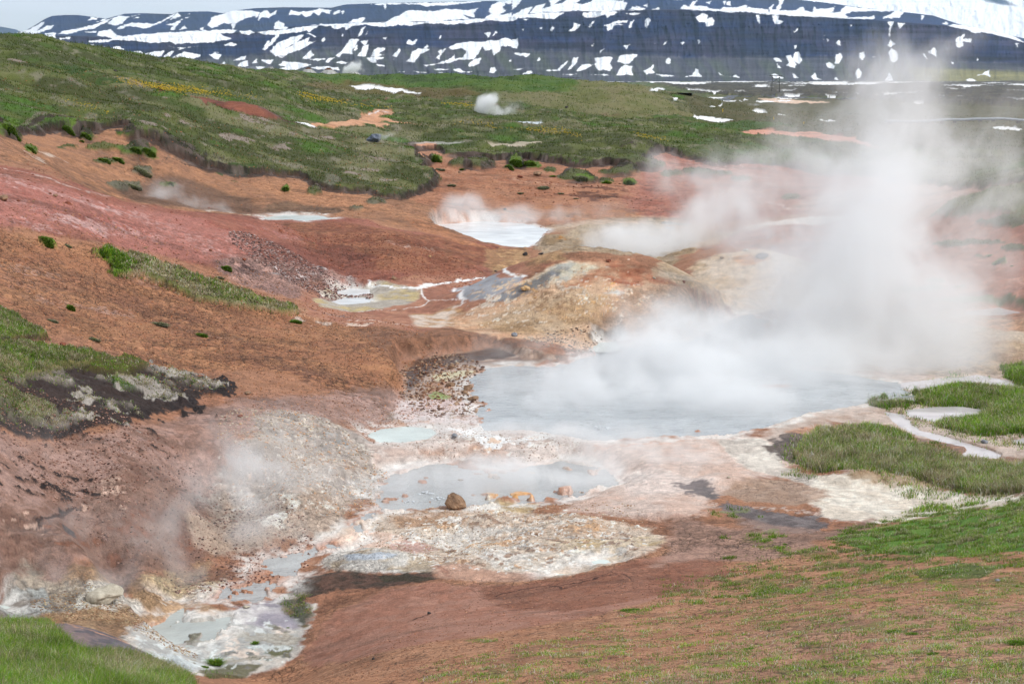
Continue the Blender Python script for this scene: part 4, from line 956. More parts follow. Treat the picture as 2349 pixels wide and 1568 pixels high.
for nm, pp, z, k in POOLS:
    poly = plane_pts(pp, z)
    s = sl(poly, 0.05)
    d = sdist(poly, s) * Ym[s] + (.55 if k in ('blue', 'grey') else (.3 if k == 'mudpool' else .12)) * (.7 * F1[s] + F2[s] + 0.5 * F3[s]) * (Ym[s] / 60)
    zz = zgrid(z, s)
    keep = (H[s] < zz + .03) & (d > -.22)
    if k in ('pale',): keep = (d > -.22)
    kk = keep[:-1, :-1] | keep[1:, :-1] | keep[:-1, 1:] | keep[1:, 1:]
    step_ = 1
    idx = np.arange(d.size).reshape(d.shape)
    q = np.stack([idx[:-1, :-1], idx[:-1, 1:], idx[1:, 1:], idx[1:, :-1]], -1)[kk]
    used, inv = np.unique(q.ravel(), return_inverse=True)
    V = np.stack([Xm[s].ravel()[used], Ym[s].ravel()[used], zz.ravel()[used]], -1)
    if k in ('blue', 'grey'):
        V[:, 2] += .018 * fbm(V[:, 0], V[:, 1], 1.1, 4, 200)
    o = new_obj("pool_water" if k != 'mudpool' else "mud_pool", V, inv.reshape(-1, 4).astype(np.int32), WM[k], smooth=True)
    o['kind'] = 'structure'

# boiling spots: domes of churned water breaking the surface
M_foam, t_, n_ = mat_new("boiling froth")
o_ = n_('ShaderNodeOutputMaterial'); b_ = n_('ShaderNodeBsdfPrincipled', {'Base Color': (.5, .53, .56, 1), 'Roughness': .35})
t_.links.new(b_.outputs[0], o_.inputs['Surface'])
def froth(px, py, z, wpx, lab, seed, cnt=22):
    Y = (CAM_H - z) / -slope_of(py); r = wpx * .5 * Y / F; x0 = bear(px, py) * Y
    rr_ = random.Random(seed); bm = bmesh.new()
    for i in range(cnt // 2):
        a = rr_.random() * 6.28; q = r * rr_.random() ** .6
        sz = r * rr_.uniform(.10, .22)
        e = bmesh.ops.create_icosphere(bm, subdivisions=2, radius=sz)
        for v in e['verts']:
            v.co.z *= .45
            v.co += Vector((x0 + math.cos(a) * q, Y + math.sin(a) * q * .8, z + sz * .25 * (1 - q / r) * 2))
    me = bpy.data.meshes.new("boiling_water"); bm.to_mesh(me); bm.free(); me.materials.append(M_foam)
    me.polygons.foreach_set('use_smooth', np.ones(len(me.polygons), bool))
    o = bpy.data.objects.new("boiling_water", me); S.collection.objects.link(o)
    tag(o, lab, "boiling water", "places where the hot water boils up")
froth(1234, 971 - 100 + 0, 0, 22, "small white splash where water boils near the far left of the blue grey pool", 1)
froth(1378, 981, 0, 40, "wide white splash boiling near the front edge of the blue grey pool", 2, 30)
froth(1003, 1165 - 22, -.4, 34, "white churning water beside the big brown boulder", 3, 26)
froth(975, 1130, -.4, 46, "low froth boiling in the middle of the grey pool", 4, 26)
froth(938, 1150, -.4, 30, "faint froth at the left of the grey pool", 5, 16)
froth(526, 1412 + 14, -1.1, 22, "ring of bubbles rising in the simmering mud pool", 6, 16)
froth(465, 1462, -1.1, 24, "bubbles at the near left rim of the simmering mud pool", 7, 12)

# ---------------------------------------------------------------- mountains
def interp(tbl, x): 
    a = np.array(tbl, float); return np.interp(x, a[:, 0], a[:, 1])
BENCH = [(-900,120),(-300,95),(0,88),(60,86),(200,88),(260,92),(400,82),(600,78),(667,67),(783,62),(860,57),(996,55),(1083,56),(1116,49),(1200,42),(1283,35),(1450,31),(1565,30),(1712,33),(1825,43),(1992,52),(2065,57),(2175,66),(2260,80),(2348,100),(2600,150),(3200,182)]
TALUS = [(-900,160),(0,150),(400,140),(640,122),(783,110),(1000,112),(1283,118),(1565,132),(1800,134),(2100,132),(2348,150),(2600,170),(3200,186)]
SKY = [(-900,110),(-100,92),(30,82),(43,80),(62,74),(85,62),(105,50),(123,43),(150,41),(183,41),(215,45),(247,49),(262,45),(290,38),(333,37),(397,39),(413,34),(480,33),(513,37),(540,31),(590,26),(650,24),(762,25),(794,18),(852,16),(937,14),(1037,12),(1137,10),(1150,14),(1193,0),(1300,-35),(1500,-70),(1650,-40),(1761,0),(1830,8),(1901,15),(1948,22),(2046,32),(2136,42),(2193,60),(2348,92),(2700,150),(3200,186)]
SNOWC = [(-900,80),(0,66),(15,68),(40,73),(60,84),(140,120),(1200,120),(1400,-60),(1700,-90),(1850,-60),(1960,-25),(2080,0),(2200,2),(2270,5),(2348,6),(2700,-10),(3200,20)]
def off(r, pts): 
    ox = (0, 587, 1174, 1761)[r]
    return [(ox + x / 4, y / 4) for x, y in pts]
SNOW = [off(0, q) for q in (
 [(170,320),(260,290),(330,260),(420,225),(350,300),(450,262),(500,255),(480,280),(420,300),(350,325)],
 [(540,330),(600,300),(750,280),(900,240),(1050,185),(980,230),(880,275),(760,300),(620,325)],
 [(415,320),(520,322),(500,340),(420,335)], [(415,345),(500,340),(512,360),(420,360)], [(550,365),(650,358),(640,372),(560,374)],
 [(240,370),(300,365),(420,362),(340,385),(300,395),(335,415),(280,395)], [(350,405),(420,385),(480,370),(450,395),(390,410)],
 [(1000,240),(1050,190),(1110,170),(1200,175),(1290,160),(1180,190),(1130,240),(1040,252)], [(1230,190),(1290,178),(1280,192),(1240,198)],
 [(815,210),(850,185),(920,185),(900,205)], [(895,225),(980,198),(960,212)], [(785,310),(885,308),(880,318),(800,316)],
 [(1080,285),(1150,245),(1220,230),(1350,235),(1420,240),(1500,210),(1620,145),(1600,175),(1500,225),(1400,265),(1350,285),(1280,272),(1180,262),(1120,280)],
 [(1540,225),(1590,185),(1640,140),(1665,175),(1590,200)], [(1520,250),(1600,230),(1680,200),(1640,250),(1600,300),(1560,295),(1590,260)],
 [(1640,290),(1700,255),(1720,280),(1660,300)], [(1695,162),(1760,148),(1750,160),(1700,166)],[(1710,190),(1775,168),(1750,182)],
 [(1915,250),(1950,190),(2050,155),(2140,125),(2349,135),(2340,170),(2250,190),(2180,230),(2140,290),(2130,240),(2060,230),(2000,260),(1950,275)],
 [(1835,290),(1880,262),(1860,295)],
 [(895,340),(920,305),(1020,290),(1040,310),(1080,335),(1150,350),(1300,330),(1600,310),(1860,300),(2080,295),(2180,295),(2140,320),(2020,320),(2040,350),(2120,370),(1950,400),(1840,410),(1740,410),(1610,420),(1560,400),(1370,405),(1340,400),(1240,390),(1130,380),(1050,385),(940,400),(820,395),(980,380),(1030,370),(960,345),(930,350)],
 [(2200,305),(2300,298),(2340,320),(2280,335),(2220,325)],
 [(2060,425),(2130,405),(2165,425),(2140,435)], [(1550,435),(1600,450),(1815,435),(1700,460),(1620,470),(1650,458)],
 [(640,460),(700,432),(720,450),(860,425),(845,475),(760,480),(680,462)], [(910,460),(955,445),(940,475)], [(960,500),(1000,470),(985,505)],
 [(1020,455),(1090,435),(1130,465),(1090,475),(1070,515),(1060,480)], [(1150,520),(1200,495),(1280,480),(1300,495),(1220,510)],
 [(1250,550),(1310,510),(1400,485),(1500,480),(1470,520),(1390,545),(1350,575),(1340,545),(1290,530)], [(1505,525),(1560,485),(1595,480),(1550,525)],
 [(1565,545),(1620,515),(1690,480),(1780,500),(1850,505),(1830,535),(1700,565),(1650,570),(1620,560)], [(1675,590),(1750,575),(1720,598)],
 [(1905,510),(1960,498),(2030,510),(2000,555),(1960,550),(1930,525)], [(1955,490),(2010,485),(2000,495)],
 [(1960,625),(2010,600),(2050,575),(2060,600),(2110,630),(2040,635)], [(2120,565),(2180,545),(2200,530),(2250,525),(2240,555),(2180,560)], [(2170,610),(2220,570),(2265,565),(2270,610),(2210,620)],
 [(2310,585),(2349,550),(2349,580)])]
SNOW += [off(1, q) for q in (
 [(0,140),(40,140),(10,185)], [(30,205),(50,150),(110,120),(140,160),(200,120),(190,150),(120,185),(60,180)],
 [(300,170),(330,125),(400,140),(500,125),(590,110),(690,125),(680,150),(610,135),(580,170),(540,145),(510,165),(460,180),(430,150),(400,165),(340,160)],
 [(710,145),(780,120),(770,145),(720,165)], [(785,130),(830,115),(800,155)],
 [(170,285),(180,240),(210,220),(265,240),(260,265),(300,275),(280,290)],
 [(850,232),(900,205),(980,180),(1030,180),(1000,205),(960,232)],
 [(1195,228),(1250,195),(1320,170),(1380,130),(1440,120),(1550,130),(1640,130),(1740,110),(1850,115),(1940,125),(2045,102),(1990,150),(2000,180),(1900,160),(1960,200),(1700,215),(1550,222),(1400,225)],
 [(1060,72),(1180,62),(1350,60),(1600,58),(1900,48),(2060,45),(1900,65),(1700,80),(1600,85),(1560,90),(1500,75),(1350,70),(1200,68),(1190,108),(1180,75)],
 [(2130,130),(2160,80),(2220,50),(2349,30),(2340,70),(2290,60),(2260,110),(2300,120),(2240,165),(2349,140),(2349,215),(2250,220),(2130,210),(1980,240),(1800,240),(1600,235),(1450,255),(1300,245),(1200,270),(1080,265),(1010,250),(880,255),(820,300),(830,260),(720,290),(690,260),(640,265),(600,255),(540,285),(470,325),(545,355),(500,330),(470,300),(360,320),(220,330),(150,420),(80,470),(65,465),(140,390),(200,330),(100,335),(20,315),(200,300),(400,270),(600,245),(850,238),(1000,230),(1200,228),(1700,215),(2100,195),(2160,150)],
 [(60,465),(110,385),(130,390),(90,450)], [(125,480),(190,415),(260,385),(350,350),(440,335),(400,385),(350,420),(260,460),(380,400),(490,360),(480,400),(545,395),(440,450),(330,490),(260,525),(180,520)],
 [(200,525),(260,528),(240,538)], [(420,548),(470,500),(505,465),(510,510),(535,505),(490,545)], [(600,390),(635,345),(635,380),(615,398)],
 [(735,520),(780,480),(830,420),(870,375),(940,378),(910,430),(880,480),(890,515),(840,500),(790,500),(760,530)], [(885,480),(925,425),(930,455),(910,478)],
 [(915,525),(960,490),(980,440),(1030,425),(1015,480),(1005,525)], [(965,395),(1025,390),(1000,425),(975,405)], [(1010,540),(1175,532),(1165,545),(1090,548),(1095,575),(1050,575)],
 [(1060,520),(1080,470),(1120,445),(1190,450),(1180,475),(1130,500),(1185,515),(1100,525)], [(1110,600),(1175,610),(1120,608)],
 [(1240,525),(1290,470),(1320,442),(1330,480),(1290,540)], [(1245,545),(1270,548),(1255,560)], [(1370,415),(1405,375),(1440,395),(1475,380),(1460,415),(1430,430)],
 [(1370,572),(1410,540),(1430,480),(1490,460),(1595,462),(1550,490),(1510,505),(1480,540),(1450,590),(1410,582)], [(1540,455),(1570,420),(1585,445)],
 [(1645,540),(1680,510),(1670,480),(1745,455),(1720,490),(1690,520),(1680,555)], [(1665,395),(1695,345),(1690,370)],
 [(1530,600),(1640,590),(1760,555),(1820,510),(1825,545),(1900,530),(1930,480),(1880,450),(1800,470),(1765,450),(1850,410),(1950,400),(2060,400),(2150,380),(2220,390),(2290,360),(2349,380),(2349,430),(2250,440),(2240,480),(2180,520),(2160,460),(2100,480),(2080,440),(2020,520),(2000,550),(1940,555),(1850,560),(1760,585),(1650,600),(1560,615)],
 [(1950,610),(1960,580),(2010,545),(2060,545),(2045,590),(1990,615)], [(2145,665),(2155,625),(2190,620),(2205,650),(2185,672)],
 [(1635,640),(1700,632),(1770,640),(1740,650),(1650,650)], [(1810,645),(1870,635),(1900,655),(1985,660),(1950,670),(1860,665)], [(1440,655),(1560,668),(1480,670)], [(1290,660),(1360,662),(1350,667)], [(1620,665),(1740,668),(1700,673)],
 [(205,600),(240,572),(330,575),(400,580),(500,600),(440,620),(330,650),(200,645),(260,620)], [(490,550),(560,545),(630,548),(560,568)], [(635,575),(660,548),(720,535),(680,560),(670,582)], [(710,582),(760,572),(850,578),(820,590)], [(500,625),(640,612),(740,625),(760,648),(560,640)],
 [(50,560),(150,560),(120,590),(80,580)], [(0,620),(90,615),(60,635),(0,635)], [(2090,320),(2130,310),(2155,320),(2130,375),(2110,340)], [(2170,345),(2200,305),(2210,320)], [(2310,580),(2340,540),(2345,570)], [(780,350),(800,330),(795,355)], [(940,350),(980,270),(1010,262),(970,330)], [(1005,340),(1025,305),(1020,330)],[(1150,360),(1210,352),(1190,395)])]
SNOW += [off(2, q) for q in (
 [(0,20),(80,0),(110,0),(40,90),(0,120)], [(0,215),(0,160),(100,110),(190,90),(150,155),(240,140),(500,140),(440,165),(380,195),(280,190),(180,185),(60,190)],
 [(150,155),(210,90),(310,60),(270,110),(330,100),(360,80),(340,40),(450,10),(500,0),(370,75),(420,70),(520,30),(600,0),(625,40),(560,60),(650,75),(550,130),(450,135),(300,140)],
 [(560,125),(550,85),(650,75),(720,50),(780,0),(810,0),(830,30),(950,30),(1000,45),(1030,0),(1020,50),(1050,60),(1030,120),(800,130)],
 [(650,140),(850,135),(990,135),(900,165),(870,190),(850,155),(760,185),(680,188),(650,165)], [(1065,120),(1100,90),(1150,95),(1210,110),(1180,120)], [(1205,80),(1240,65),(1235,88)],
 [(1040,150),(1170,148),(1110,165)], [(1280,115),(1340,98),(1350,115)],
 [(1320,0),(1580,0),(1570,30),(1480,35),(1450,10),(1400,20)], [(1530,110),(1570,75),(1620,95),(1640,50),(1700,30),(1660,80),(1780,85),(1800,105),(1900,115),(1930,95),(2050,100),(2130,75),(2150,100),(2349,112),(2349,160),(2100,135),(1760,128),(1630,120)],
 [(1700,0),(1780,0),(1770,20),(1710,20)], [(1950,0),(2050,0),(2040,25),(2000,10)],[(2130,0),(2250,0),(2140,35)], [(1925,50),(1950,40),(1940,75)],[(1960,55),(1990,40),(1995,80),(1960,75)],[(1770,55),(1815,45),(1800,65)],
 [(1675,185),(1740,150),(1790,165),(1780,200),(1830,180),(1855,215),(1840,255),(1780,260),(1770,220),(1710,225)], [(2230,165),(2260,160),(2265,235),(2245,210)],
 [(1215,260),(1220,200),(1250,190),(1265,210),(1235,280)], [(1070,280),(1080,225),(1115,210),(1090,270)], [(845,255),(900,240),(930,220),(1060,212),(1050,225),(950,240),(1040,250),(930,255),(920,290),(880,300),(870,265)],
 [(525,300),(560,270),(570,235),(650,240),(620,265),(570,300)], [(220,280),(270,275),(270,290)], [(350,295),(370,262),(380,280),(365,305)], [(95,290),(120,275),(105,300)], [(700,265),(720,235),(755,210),(735,250),(715,278)], [(100,200),(150,200),(130,210)],
 [(0,375),(50,368),(60,410),(40,450),(0,445)], [(30,500),(80,505),(160,505),(120,530)], [(1010,435),(1080,422),(1050,465),(1030,440)], [(810,500),(805,470),(848,460)], [(730,430),(750,418),(738,440)], [(1300,408),(1318,412),(1305,420)], [(1380,425),(1418,395),(1395,430)], [(1550,405),(1578,402),(1565,418)], [(1705,385),(1715,355),(1730,400),(1710,418)],
 [(600,655),(640,600),(700,590),(750,600),(780,580),(755,540),(900,530),(930,535),(900,590),(915,630),(900,650),(840,645),(790,650),(760,600),(680,640)],
 [(965,575),(980,530),(1010,515),(1150,512),(1120,545),(1070,590),(1030,590)], [(960,692),(1000,620),(1040,600),(1105,615),(1100,650),(1115,695)], [(515,645),(550,600),(570,540),(615,530),(590,580),(540,635)],
 [(325,652),(420,645),(460,600),(510,570),(490,600),(440,650)], [(1215,655),(1280,625),(1300,605),(1290,640),(1305,670),(1240,685)], [(1415,580),(1420,540),(1440,532),(1460,550),(1458,585),(1430,590)],
 [(1600,705),(1660,690),(1690,640),(1712,640),(1720,670),(1760,708)], [(95,685),(130,665),(180,652),(185,675)], [(1900,665),(1945,695),(1915,690)], [(2005,708),(2060,690),(2095,712)], [(0,640),(100,635),(50,648)], [(470,685),(600,680),(560,692)], [(235,565),(250,540),(255,555)], [(730,688),(870,685),(900,695)], [(1335,685),(1500,700),(1400,704)])]
SNOW += [off(3, q) for q in (
 [(0,100),(40,70),(25,115),(60,118),(90,60),(90,20),(135,20),(110,80),(100,120),(170,120),(250,120),(310,90),(320,130),(400,140),(410,85),(430,110),(540,105),(600,90),(590,130),(560,140),(640,140),(700,85),(760,95),(1150,130),(1000,128),(760,130),(700,160),(730,180),(900,185),(880,202),(600,185),(200,172),(0,158)],
 [(150,0),(640,0),(670,60),(560,62),(380,45),(200,10)], [(25,165),(90,170),(90,205),(140,215),(130,240),(60,245)], [(1150,130),(1230,140),(1190,190),(1140,185),(1050,185),(1100,165)], [(1395,165),(1420,170),(1395,215)],
 [(1640,262),(1700,250),(1800,255),(2000,290),(2180,330),(2260,355),(2340,400),(2200,370),(2050,330),(1900,305),(1750,280)], [(1850,300),(1950,310),(1900,318)], [(1590,240),(1620,225),(1640,245)],
 [(1085,225),(1140,228),(1120,280),(1115,350),(1105,340),(1110,260)], [(1185,232),(1245,240),(1205,275)], [(240,430),(260,425),(272,445),(250,455)], [(165,520),(210,515),(235,550),(250,490),(285,490),(315,560),(290,590),(240,560),(265,600),(250,625),(180,605),(200,580),(185,545)],
 [(620,590),(630,515),(665,500),(685,530),(660,590)], [(540,585),(580,580),(625,610),(610,640),(555,620)], [(845,500),(880,485),(900,520),(870,555),(850,535)], [(950,525),(990,530),(965,540)], [(1100,425),(1120,388),(1165,420),(1125,445)], [(1115,480),(1135,455),(1190,490),(1190,560),(1160,580),(1130,560)],
 [(1710,370),(1750,350),(1800,330),(1790,370),(1860,375),(1860,405),(1790,400),(1800,440),(1760,455),(1730,440)], [(1465,480),(1500,460),(1530,440),(1555,480),(1560,545),(1510,510),(1480,500)], [(1425,500),(1440,500),(1470,550),(1430,525)], [(1615,415),(1640,440),(1690,530),(1655,480)], [(1915,560),(1930,520),(1950,555),(1930,585)], [(1690,575),(1710,580),(1705,605)],
 [(815,690),(820,640),(840,635),(868,670),(860,720),(830,728)], [(1080,745),(1110,700),(1115,672),(1130,672),(1170,745)], [(50,690),(80,685),(145,718),(60,715)], [(228,672),(260,690),(305,722),(250,712)], [(410,705),(440,675),(460,710),(515,735),(430,725)], [(615,730),(640,710),(655,732)], [(65,545),(110,545),(130,570),(85,570)], [(90,595),(125,630),(100,620)], [(210,275),(240,305),(270,275),(270,300),(240,318)], [(510,345),(520,320),(522,350)], [(500,370),(515,378),(508,390)], [(540,370),(560,385),(545,400)], [(620,410),(650,385),(665,430)], [(745,250),(765,252),(755,262)],
 [(1940,695),(1990,670),(2050,640),(2045,680),(2055,705),(2010,690)], [(1830,735),(1880,720),(1935,745),(1880,752)], [(2250,408),(2320,410),(2290,420),(2300,460),(2270,425)], [(0,0),(30,0),(20,10)],
 [(910,190),(960,170),(970,195)], [(1000,45),(1060,10),(1040,40)], [(700,45),(745,35),(730,50)])]

def mountain(name, rows, key, amp, seed, base, warm, mode):
    cols = np.concatenate([np.linspace(-900, -20, 90, endpoint=False), np.linspace(-20, 2368, 1300, endpoint=False), np.linspace(2368, 3200, 90)])
    bb = np.array([bear(x, 100) for x in cols])
    # key: list of (table of rows in the sighting, distance); heights follow from both
    PY, YY = [], []
    for (k0, y0), (k1, y1), nr in zip(key[:-1], key[1:], rows):
        p0, p1 = interp(k0, cols), interp(k1, cols)
        for i in range(nr):
            t = i / nr
            z0 = CAM_H + (176 - p0) / F * y0; z1 = CAM_H + (176 - p1) / F * y1
            Y = y0 + (y1 - y0) * t; z = z0 + (z1 - z0) * (t ** 1.25 if mode == 'A' and nr > 40 else t)
            YY.append(np.full(len(cols), Y)); PY.append(z)
    p1 = interp(key[-1][0], cols); YY.append(np.full(len(cols), key[-1][1])); PY.append(CAM_H + (176 - p1) / F * key[-1][1])
    YY = np.array(YY); Z = np.array(PY); B_ = np.broadcast_to(bb, YY.shape)
    wx = B_ * 5000
    py = 176 - (Z - CAM_H) / YY * F; px = np.broadcast_to(cols, YY.shape)
    skew = wx + (Z * .9)
    spur = fbm(wx + Z * .25, Z * .25, 170, 6, seed, .55, ridged=True); fine = fbm(wx, Z * .22, 40, 4, seed + 9, .6, ridged=True)
    strata = fbm(wx * .08, Z, 16, 3, seed + 20)
    Zrel = np.clip((YY - key[0][1]) / 200, 0, 1)
    Y2 = YY - Zrel * amp * (spur * .9 + .45 * fine) + Zrel * amp * .10 * strata
    X2 = B_ * Y2
    Z2 = CAM_H + (Z - CAM_H) * Y2 / YY
    col = np.empty(YY.shape + (3,), np.float32); col[...] = lin(base)
    w = sstep(.5 + 1.3 * fbm(wx, Z * 3, 220, 4, seed + 30)); col += (lin(warm) - col) * (w * .7)[..., None]
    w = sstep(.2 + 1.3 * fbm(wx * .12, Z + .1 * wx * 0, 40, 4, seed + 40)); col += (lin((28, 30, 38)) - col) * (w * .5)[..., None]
    if mode == 'A':
        tl = interp(TALUS, cols)[None]
        w = sstep((py - tl + 6 * fine) / 8) ; col += (lin((70, 70, 76)) - col) * (w * .75)[..., None]
        st = sstep(.3 + 1.5 * fbm(skew * 1.0, Z * .1, 60, 4, seed + 50)) * sstep((py - tl) / 14)
        col += (lin((70, 80, 56)) - col) * (st * .45)[..., None]
        w = sstep((px - 2060) / 80) * sstep((py - 160 + (2348 - px) * .04) / 10); col += (lin((112, 108, 66)) - col) * (w * .8)[..., None]
    col *= (1 + .35 * fine * .5 + .2 * spur)[..., None]
    # snow
    nz7 = fbm(wx, Z * 1.2, 9, 2, seed + 75) * 1.0
    bands = fbm(wx * .03, Z, 11, 3, seed + 80)
    col *= (1 + .8 * bands * (1 - .6 * sstep((py - interp(TALUS, cols)[None]) / 10) if mode == 'A' else .3 * bands))[..., None]
    nzx = nz7 + fbm(skew, Z * .45, 90, 5, seed + 60, .6) * 3.2 + fbm(skew, Z * .6, 18, 3, seed + 70, .6) * 2.2
    sn = np.zeros(YY.shape)
    gx_, gy_ = px, py
    for q in SNOW:
        a = np.array(q)
        x0, x1, y0, y1 = a[:, 0].min() - 6, a[:, 0].max() + 6, a[:, 1].min() - 4, a[:, 1].max() + 4
        c0, c1 = np.searchsorted(cols, (x0, x1))
        sub = (slice(None), slice(c0, c1))
        X_, Y_ = gx_[sub], gy_[sub]
        mrow = ((Y_ > y0) & (Y_ < y1))
        if not mrow.any(): continue
        xs, ys = X_[mrow], Y_[mrow]
        d = np.full(xs.shape, 1e9); ins = np.zeros(xs.shape, bool)
        for i in range(len(q)):
            ax, ay = q[i]; bx, by = q[(i + 1) % len(q)]
            ex, ey = bx - ax, by - ay
            t = np.clip(((xs - ax) * ex + (ys - ay) * ey) / (ex * ex + ey * ey + 1e-9), 0, 1)
            d = np.minimum(d, np.hypot(xs - ax - t * ex, ys - ay - t * ey))
            if ay != by: ins ^= ((ay > ys) != (by > ys)) & (xs < ex * (ys - ay) / ey + ax)
        d = np.where(ins, d, -d) + .55 * nzx[sub][mrow] * 1.5
        ss = sn[sub]; ss[mrow] = np.maximum(ss[mrow], sstep(d / 1.8 + .55)); sn[sub] = ss
    if mode == 'B':
        w = sstep((px - 1180) / 60) * sstep((-py) / 10 + .4)
        sn = np.maximum(sn, w * sstep((nzx - 0.1) / 1.0))
    if mode == 'A':
        sn = np.maximum(sn, sstep((nzx - 4.0) / .6) * (py < 182) * .95)
    if mode == 'C':
        sn = np.maximum(sn, sstep(px / 50 - 24) * (1 - sstep((fbm(skew, Z * .5, 420, 5, seed + 60, .55) * 4 - 1.9) / .5)))
    sn = np.where((px < -20) | (px > 2368), sstep((nzx - 1.2) / .6), sn)
    col += (np.array((.80, .82, .85)) - col) * sn[..., None]
    nr, nc = YY.shape
    ii = np.arange(nr * nc, dtype=np.int32).reshape(nr, nc)
    qd = np.stack([ii[:-1, :-1].ravel(), ii[:-1, 1:].ravel(), ii[1:, 1:].ravel(), ii[1:, :-1].ravel()], 1)
    o = new_obj(name, np.stack([X2, Y2, Z2], -1).reshape(-1, 3), qd, M_mtn, smooth=True, cols=np.clip(col, .01, .88).reshape(-1, 3))
    o['kind'] = 'structure'
    return o
M_mtn, tm, nm_ = mat_new("mountain rock and snow")
om = nm_('ShaderNodeOutputMaterial'); bm_ = nm_('ShaderNodeBsdfPrincipled', {'Roughness': .9, 'Specular IOR Level': .1})
at_ = nm_('ShaderNodeAttribute', attribute_name='col')
gg = nm_('ShaderNodeNewGeometry'); ns_ = nm_('ShaderNodeTexNoise', {'Vector': gg.outputs['Position'], 'Scale': .06, 'Detail': 6.0, 'Roughness': .65})
v_ = nm_('ShaderNodeMapRange', {'Value': ns_.outputs['Fac'], 'From Min': .3, 'From Max': .7, 'To Min': .8, 'To Max': 1.15})
s_ = nm_('ShaderNodeVectorMath', operation='SCALE'); tm.links.new(at_.outputs['Color'], s_.inputs[0]); tm.links.new(v_.outputs[0], s_.inputs['Scale'])
tm.links.new(s_.outputs[0], bm_.inputs['Base Color'])
tm.links.new(bm_.outputs[0], om.inputs['Surface'])
def lower(tbl, d): return [(a, b + d) for a, b in tbl]
FLAT = lambda v: [(-900, v), (3200, v)]
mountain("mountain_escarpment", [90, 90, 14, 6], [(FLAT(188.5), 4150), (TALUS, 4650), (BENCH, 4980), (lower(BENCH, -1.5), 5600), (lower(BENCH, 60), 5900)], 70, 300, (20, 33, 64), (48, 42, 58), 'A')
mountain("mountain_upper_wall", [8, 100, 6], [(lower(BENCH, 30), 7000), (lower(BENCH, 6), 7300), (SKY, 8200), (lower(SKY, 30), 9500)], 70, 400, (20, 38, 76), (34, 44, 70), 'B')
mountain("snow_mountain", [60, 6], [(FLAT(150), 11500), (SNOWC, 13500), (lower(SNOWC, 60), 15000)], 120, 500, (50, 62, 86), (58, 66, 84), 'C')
# ---------------------------------------------------------------- rocks, plants and small built things
def soil_mat(name, rgb, rgb2, sc=6.0, rough=.9, bump=.05):
    m, t, n = mat_new(name)
    out = n('ShaderNodeOutputMaterial'); b = n('ShaderNodeBsdfPrincipled', {'Roughness': rough, 'Specular IOR Level': .3})
    t.links.new(b.outputs[0], out.inputs['Surface'])
    tc = n('ShaderNodeTexCoord')
    a = n('ShaderNodeTexNoise', {'Vector': tc.outputs['Object'], 'Scale': sc, 'Detail': 6.0, 'Roughness': .65})
    r = n('ShaderNodeValToRGB', {'Fac': a.outputs['Fac']})
    r.color_ramp.elements[0].position = .35; r.color_ramp.elements[1].position = .65
    r.color_ramp.elements[0].color = (*(lin(rgb) * .85), 1); r.color_ramp.elements[1].color = (*(lin(rgb2) * .85), 1)
    t.links.new(r.outputs[0], b.inputs['Base Color'])
    bp = n('ShaderNodeBump', {'Height': a.outputs['Fac'], 'Strength': .8, 'Distance': bump}); t.links.new(bp.outputs[0], b.inputs['Normal'])
    return m
RM = {'dark': soil_mat("dark lava rock", (44, 42, 44), (84, 78, 76)), 'brown': soil_mat("brown rock", (104, 80, 62), (172, 140, 112), 3.0),
      'pale': soil_mat("pale crusted rock", (168, 160, 144), (206, 198, 180)), 'red': soil_mat("red brown clod", (112, 62, 48), (150, 92, 70)),
      'grey': soil_mat("grey rock", (112, 116, 124), (160, 164, 170)), 'tan': soil_mat("tan rock", (180, 140, 92), (210, 180, 140)), 'blue': soil_mat("blue grey boulder", (72, 80, 96), (130, 138, 152))}
def rock(px, py, wpx, hr, kind, label, cat="rock", group=None, seed=0, name="rock", dy=0.0, zoff=None):
    """wpx: width in the sighting, hr: height / width"""
    p = spot(px, py)
    r = wpx * .5 * p.y / F
    bm = bmesh.new(); bmesh.ops.create_icosphere(bm, subdivisions=4 if wpx > 40 else (3 if wpx > 14 else 2), radius=1)
    rr = np.random.RandomState(seed * 7 + int(px))
    V = np.array([v.co for v in bm.verts])
    for k in range(9 if wpx > 14 else 5):                                   # broken facets
        nrm = rr.randn(3); nrm /= np.linalg.norm(nrm); lim = rr.uniform(.58, .9)
        dd = V @ nrm; V -= np.where(dd > lim, dd - lim, 0)[:, None] * nrm
    V *= (1 + .42 * fbm(V[:, 0] * 1.3 + V[:, 2] * 1.1 + seed, V[:, 1] * 1.3 - V[:, 2] * .8, 1.5, 5, 600, .55))[:, None]; V[:, 0] += V[:, 2] * rr.uniform(-.3, .3)
    V /= np.abs(V[:, 0]).max(); V[:, 2] /= max(np.abs(V[:, 2]).max(), .5)
    V[:, 0] *= r; V[:, 1] *= r * rr.uniform(.7, .95); V[:, 2] *= 2 * r * hr * .62
    V[:, 2] += 2 * r * hr * .36
    V[:, 2] = np.maximum(V[:, 2], -.12 * r)
    for v, c in zip(bm.verts, V): v.co = c
    me = bpy.data.meshes.new(name); bm.to_mesh(me); bm.free(); me.materials.append(RM[kind])
    me.polygons.foreach_set('use_smooth', np.full(len(me.polygons), kind in ('pale',)))
    o = bpy.data.objects.new(name, me); S.collection.objects.link(o)
    o.location = p if zoff is None else Vector((p.x, p.y, zoff)); 
    tag(o, label, cat, group)
    return o
G_CL = "small clods lying on the red scree ridge"
rock(861,326,44,.42,'blue',"blue grey boulder on the meadow with a wisp of steam behind it","boulder",None,1,"boulder")
rock(1746,594,33,.45,'dark',"black rounded boulder on the pale mound behind the steam","boulder",None,2,"boulder")
rock(1041,1166,60,.62,'brown',"big brown boulder standing at the near rim of the grey pool","boulder",None,3,"boulder")
rock(239,1378,92,.38,'pale',"large pale domed rock in the lower left basin","boulder",None,4,"boulder")
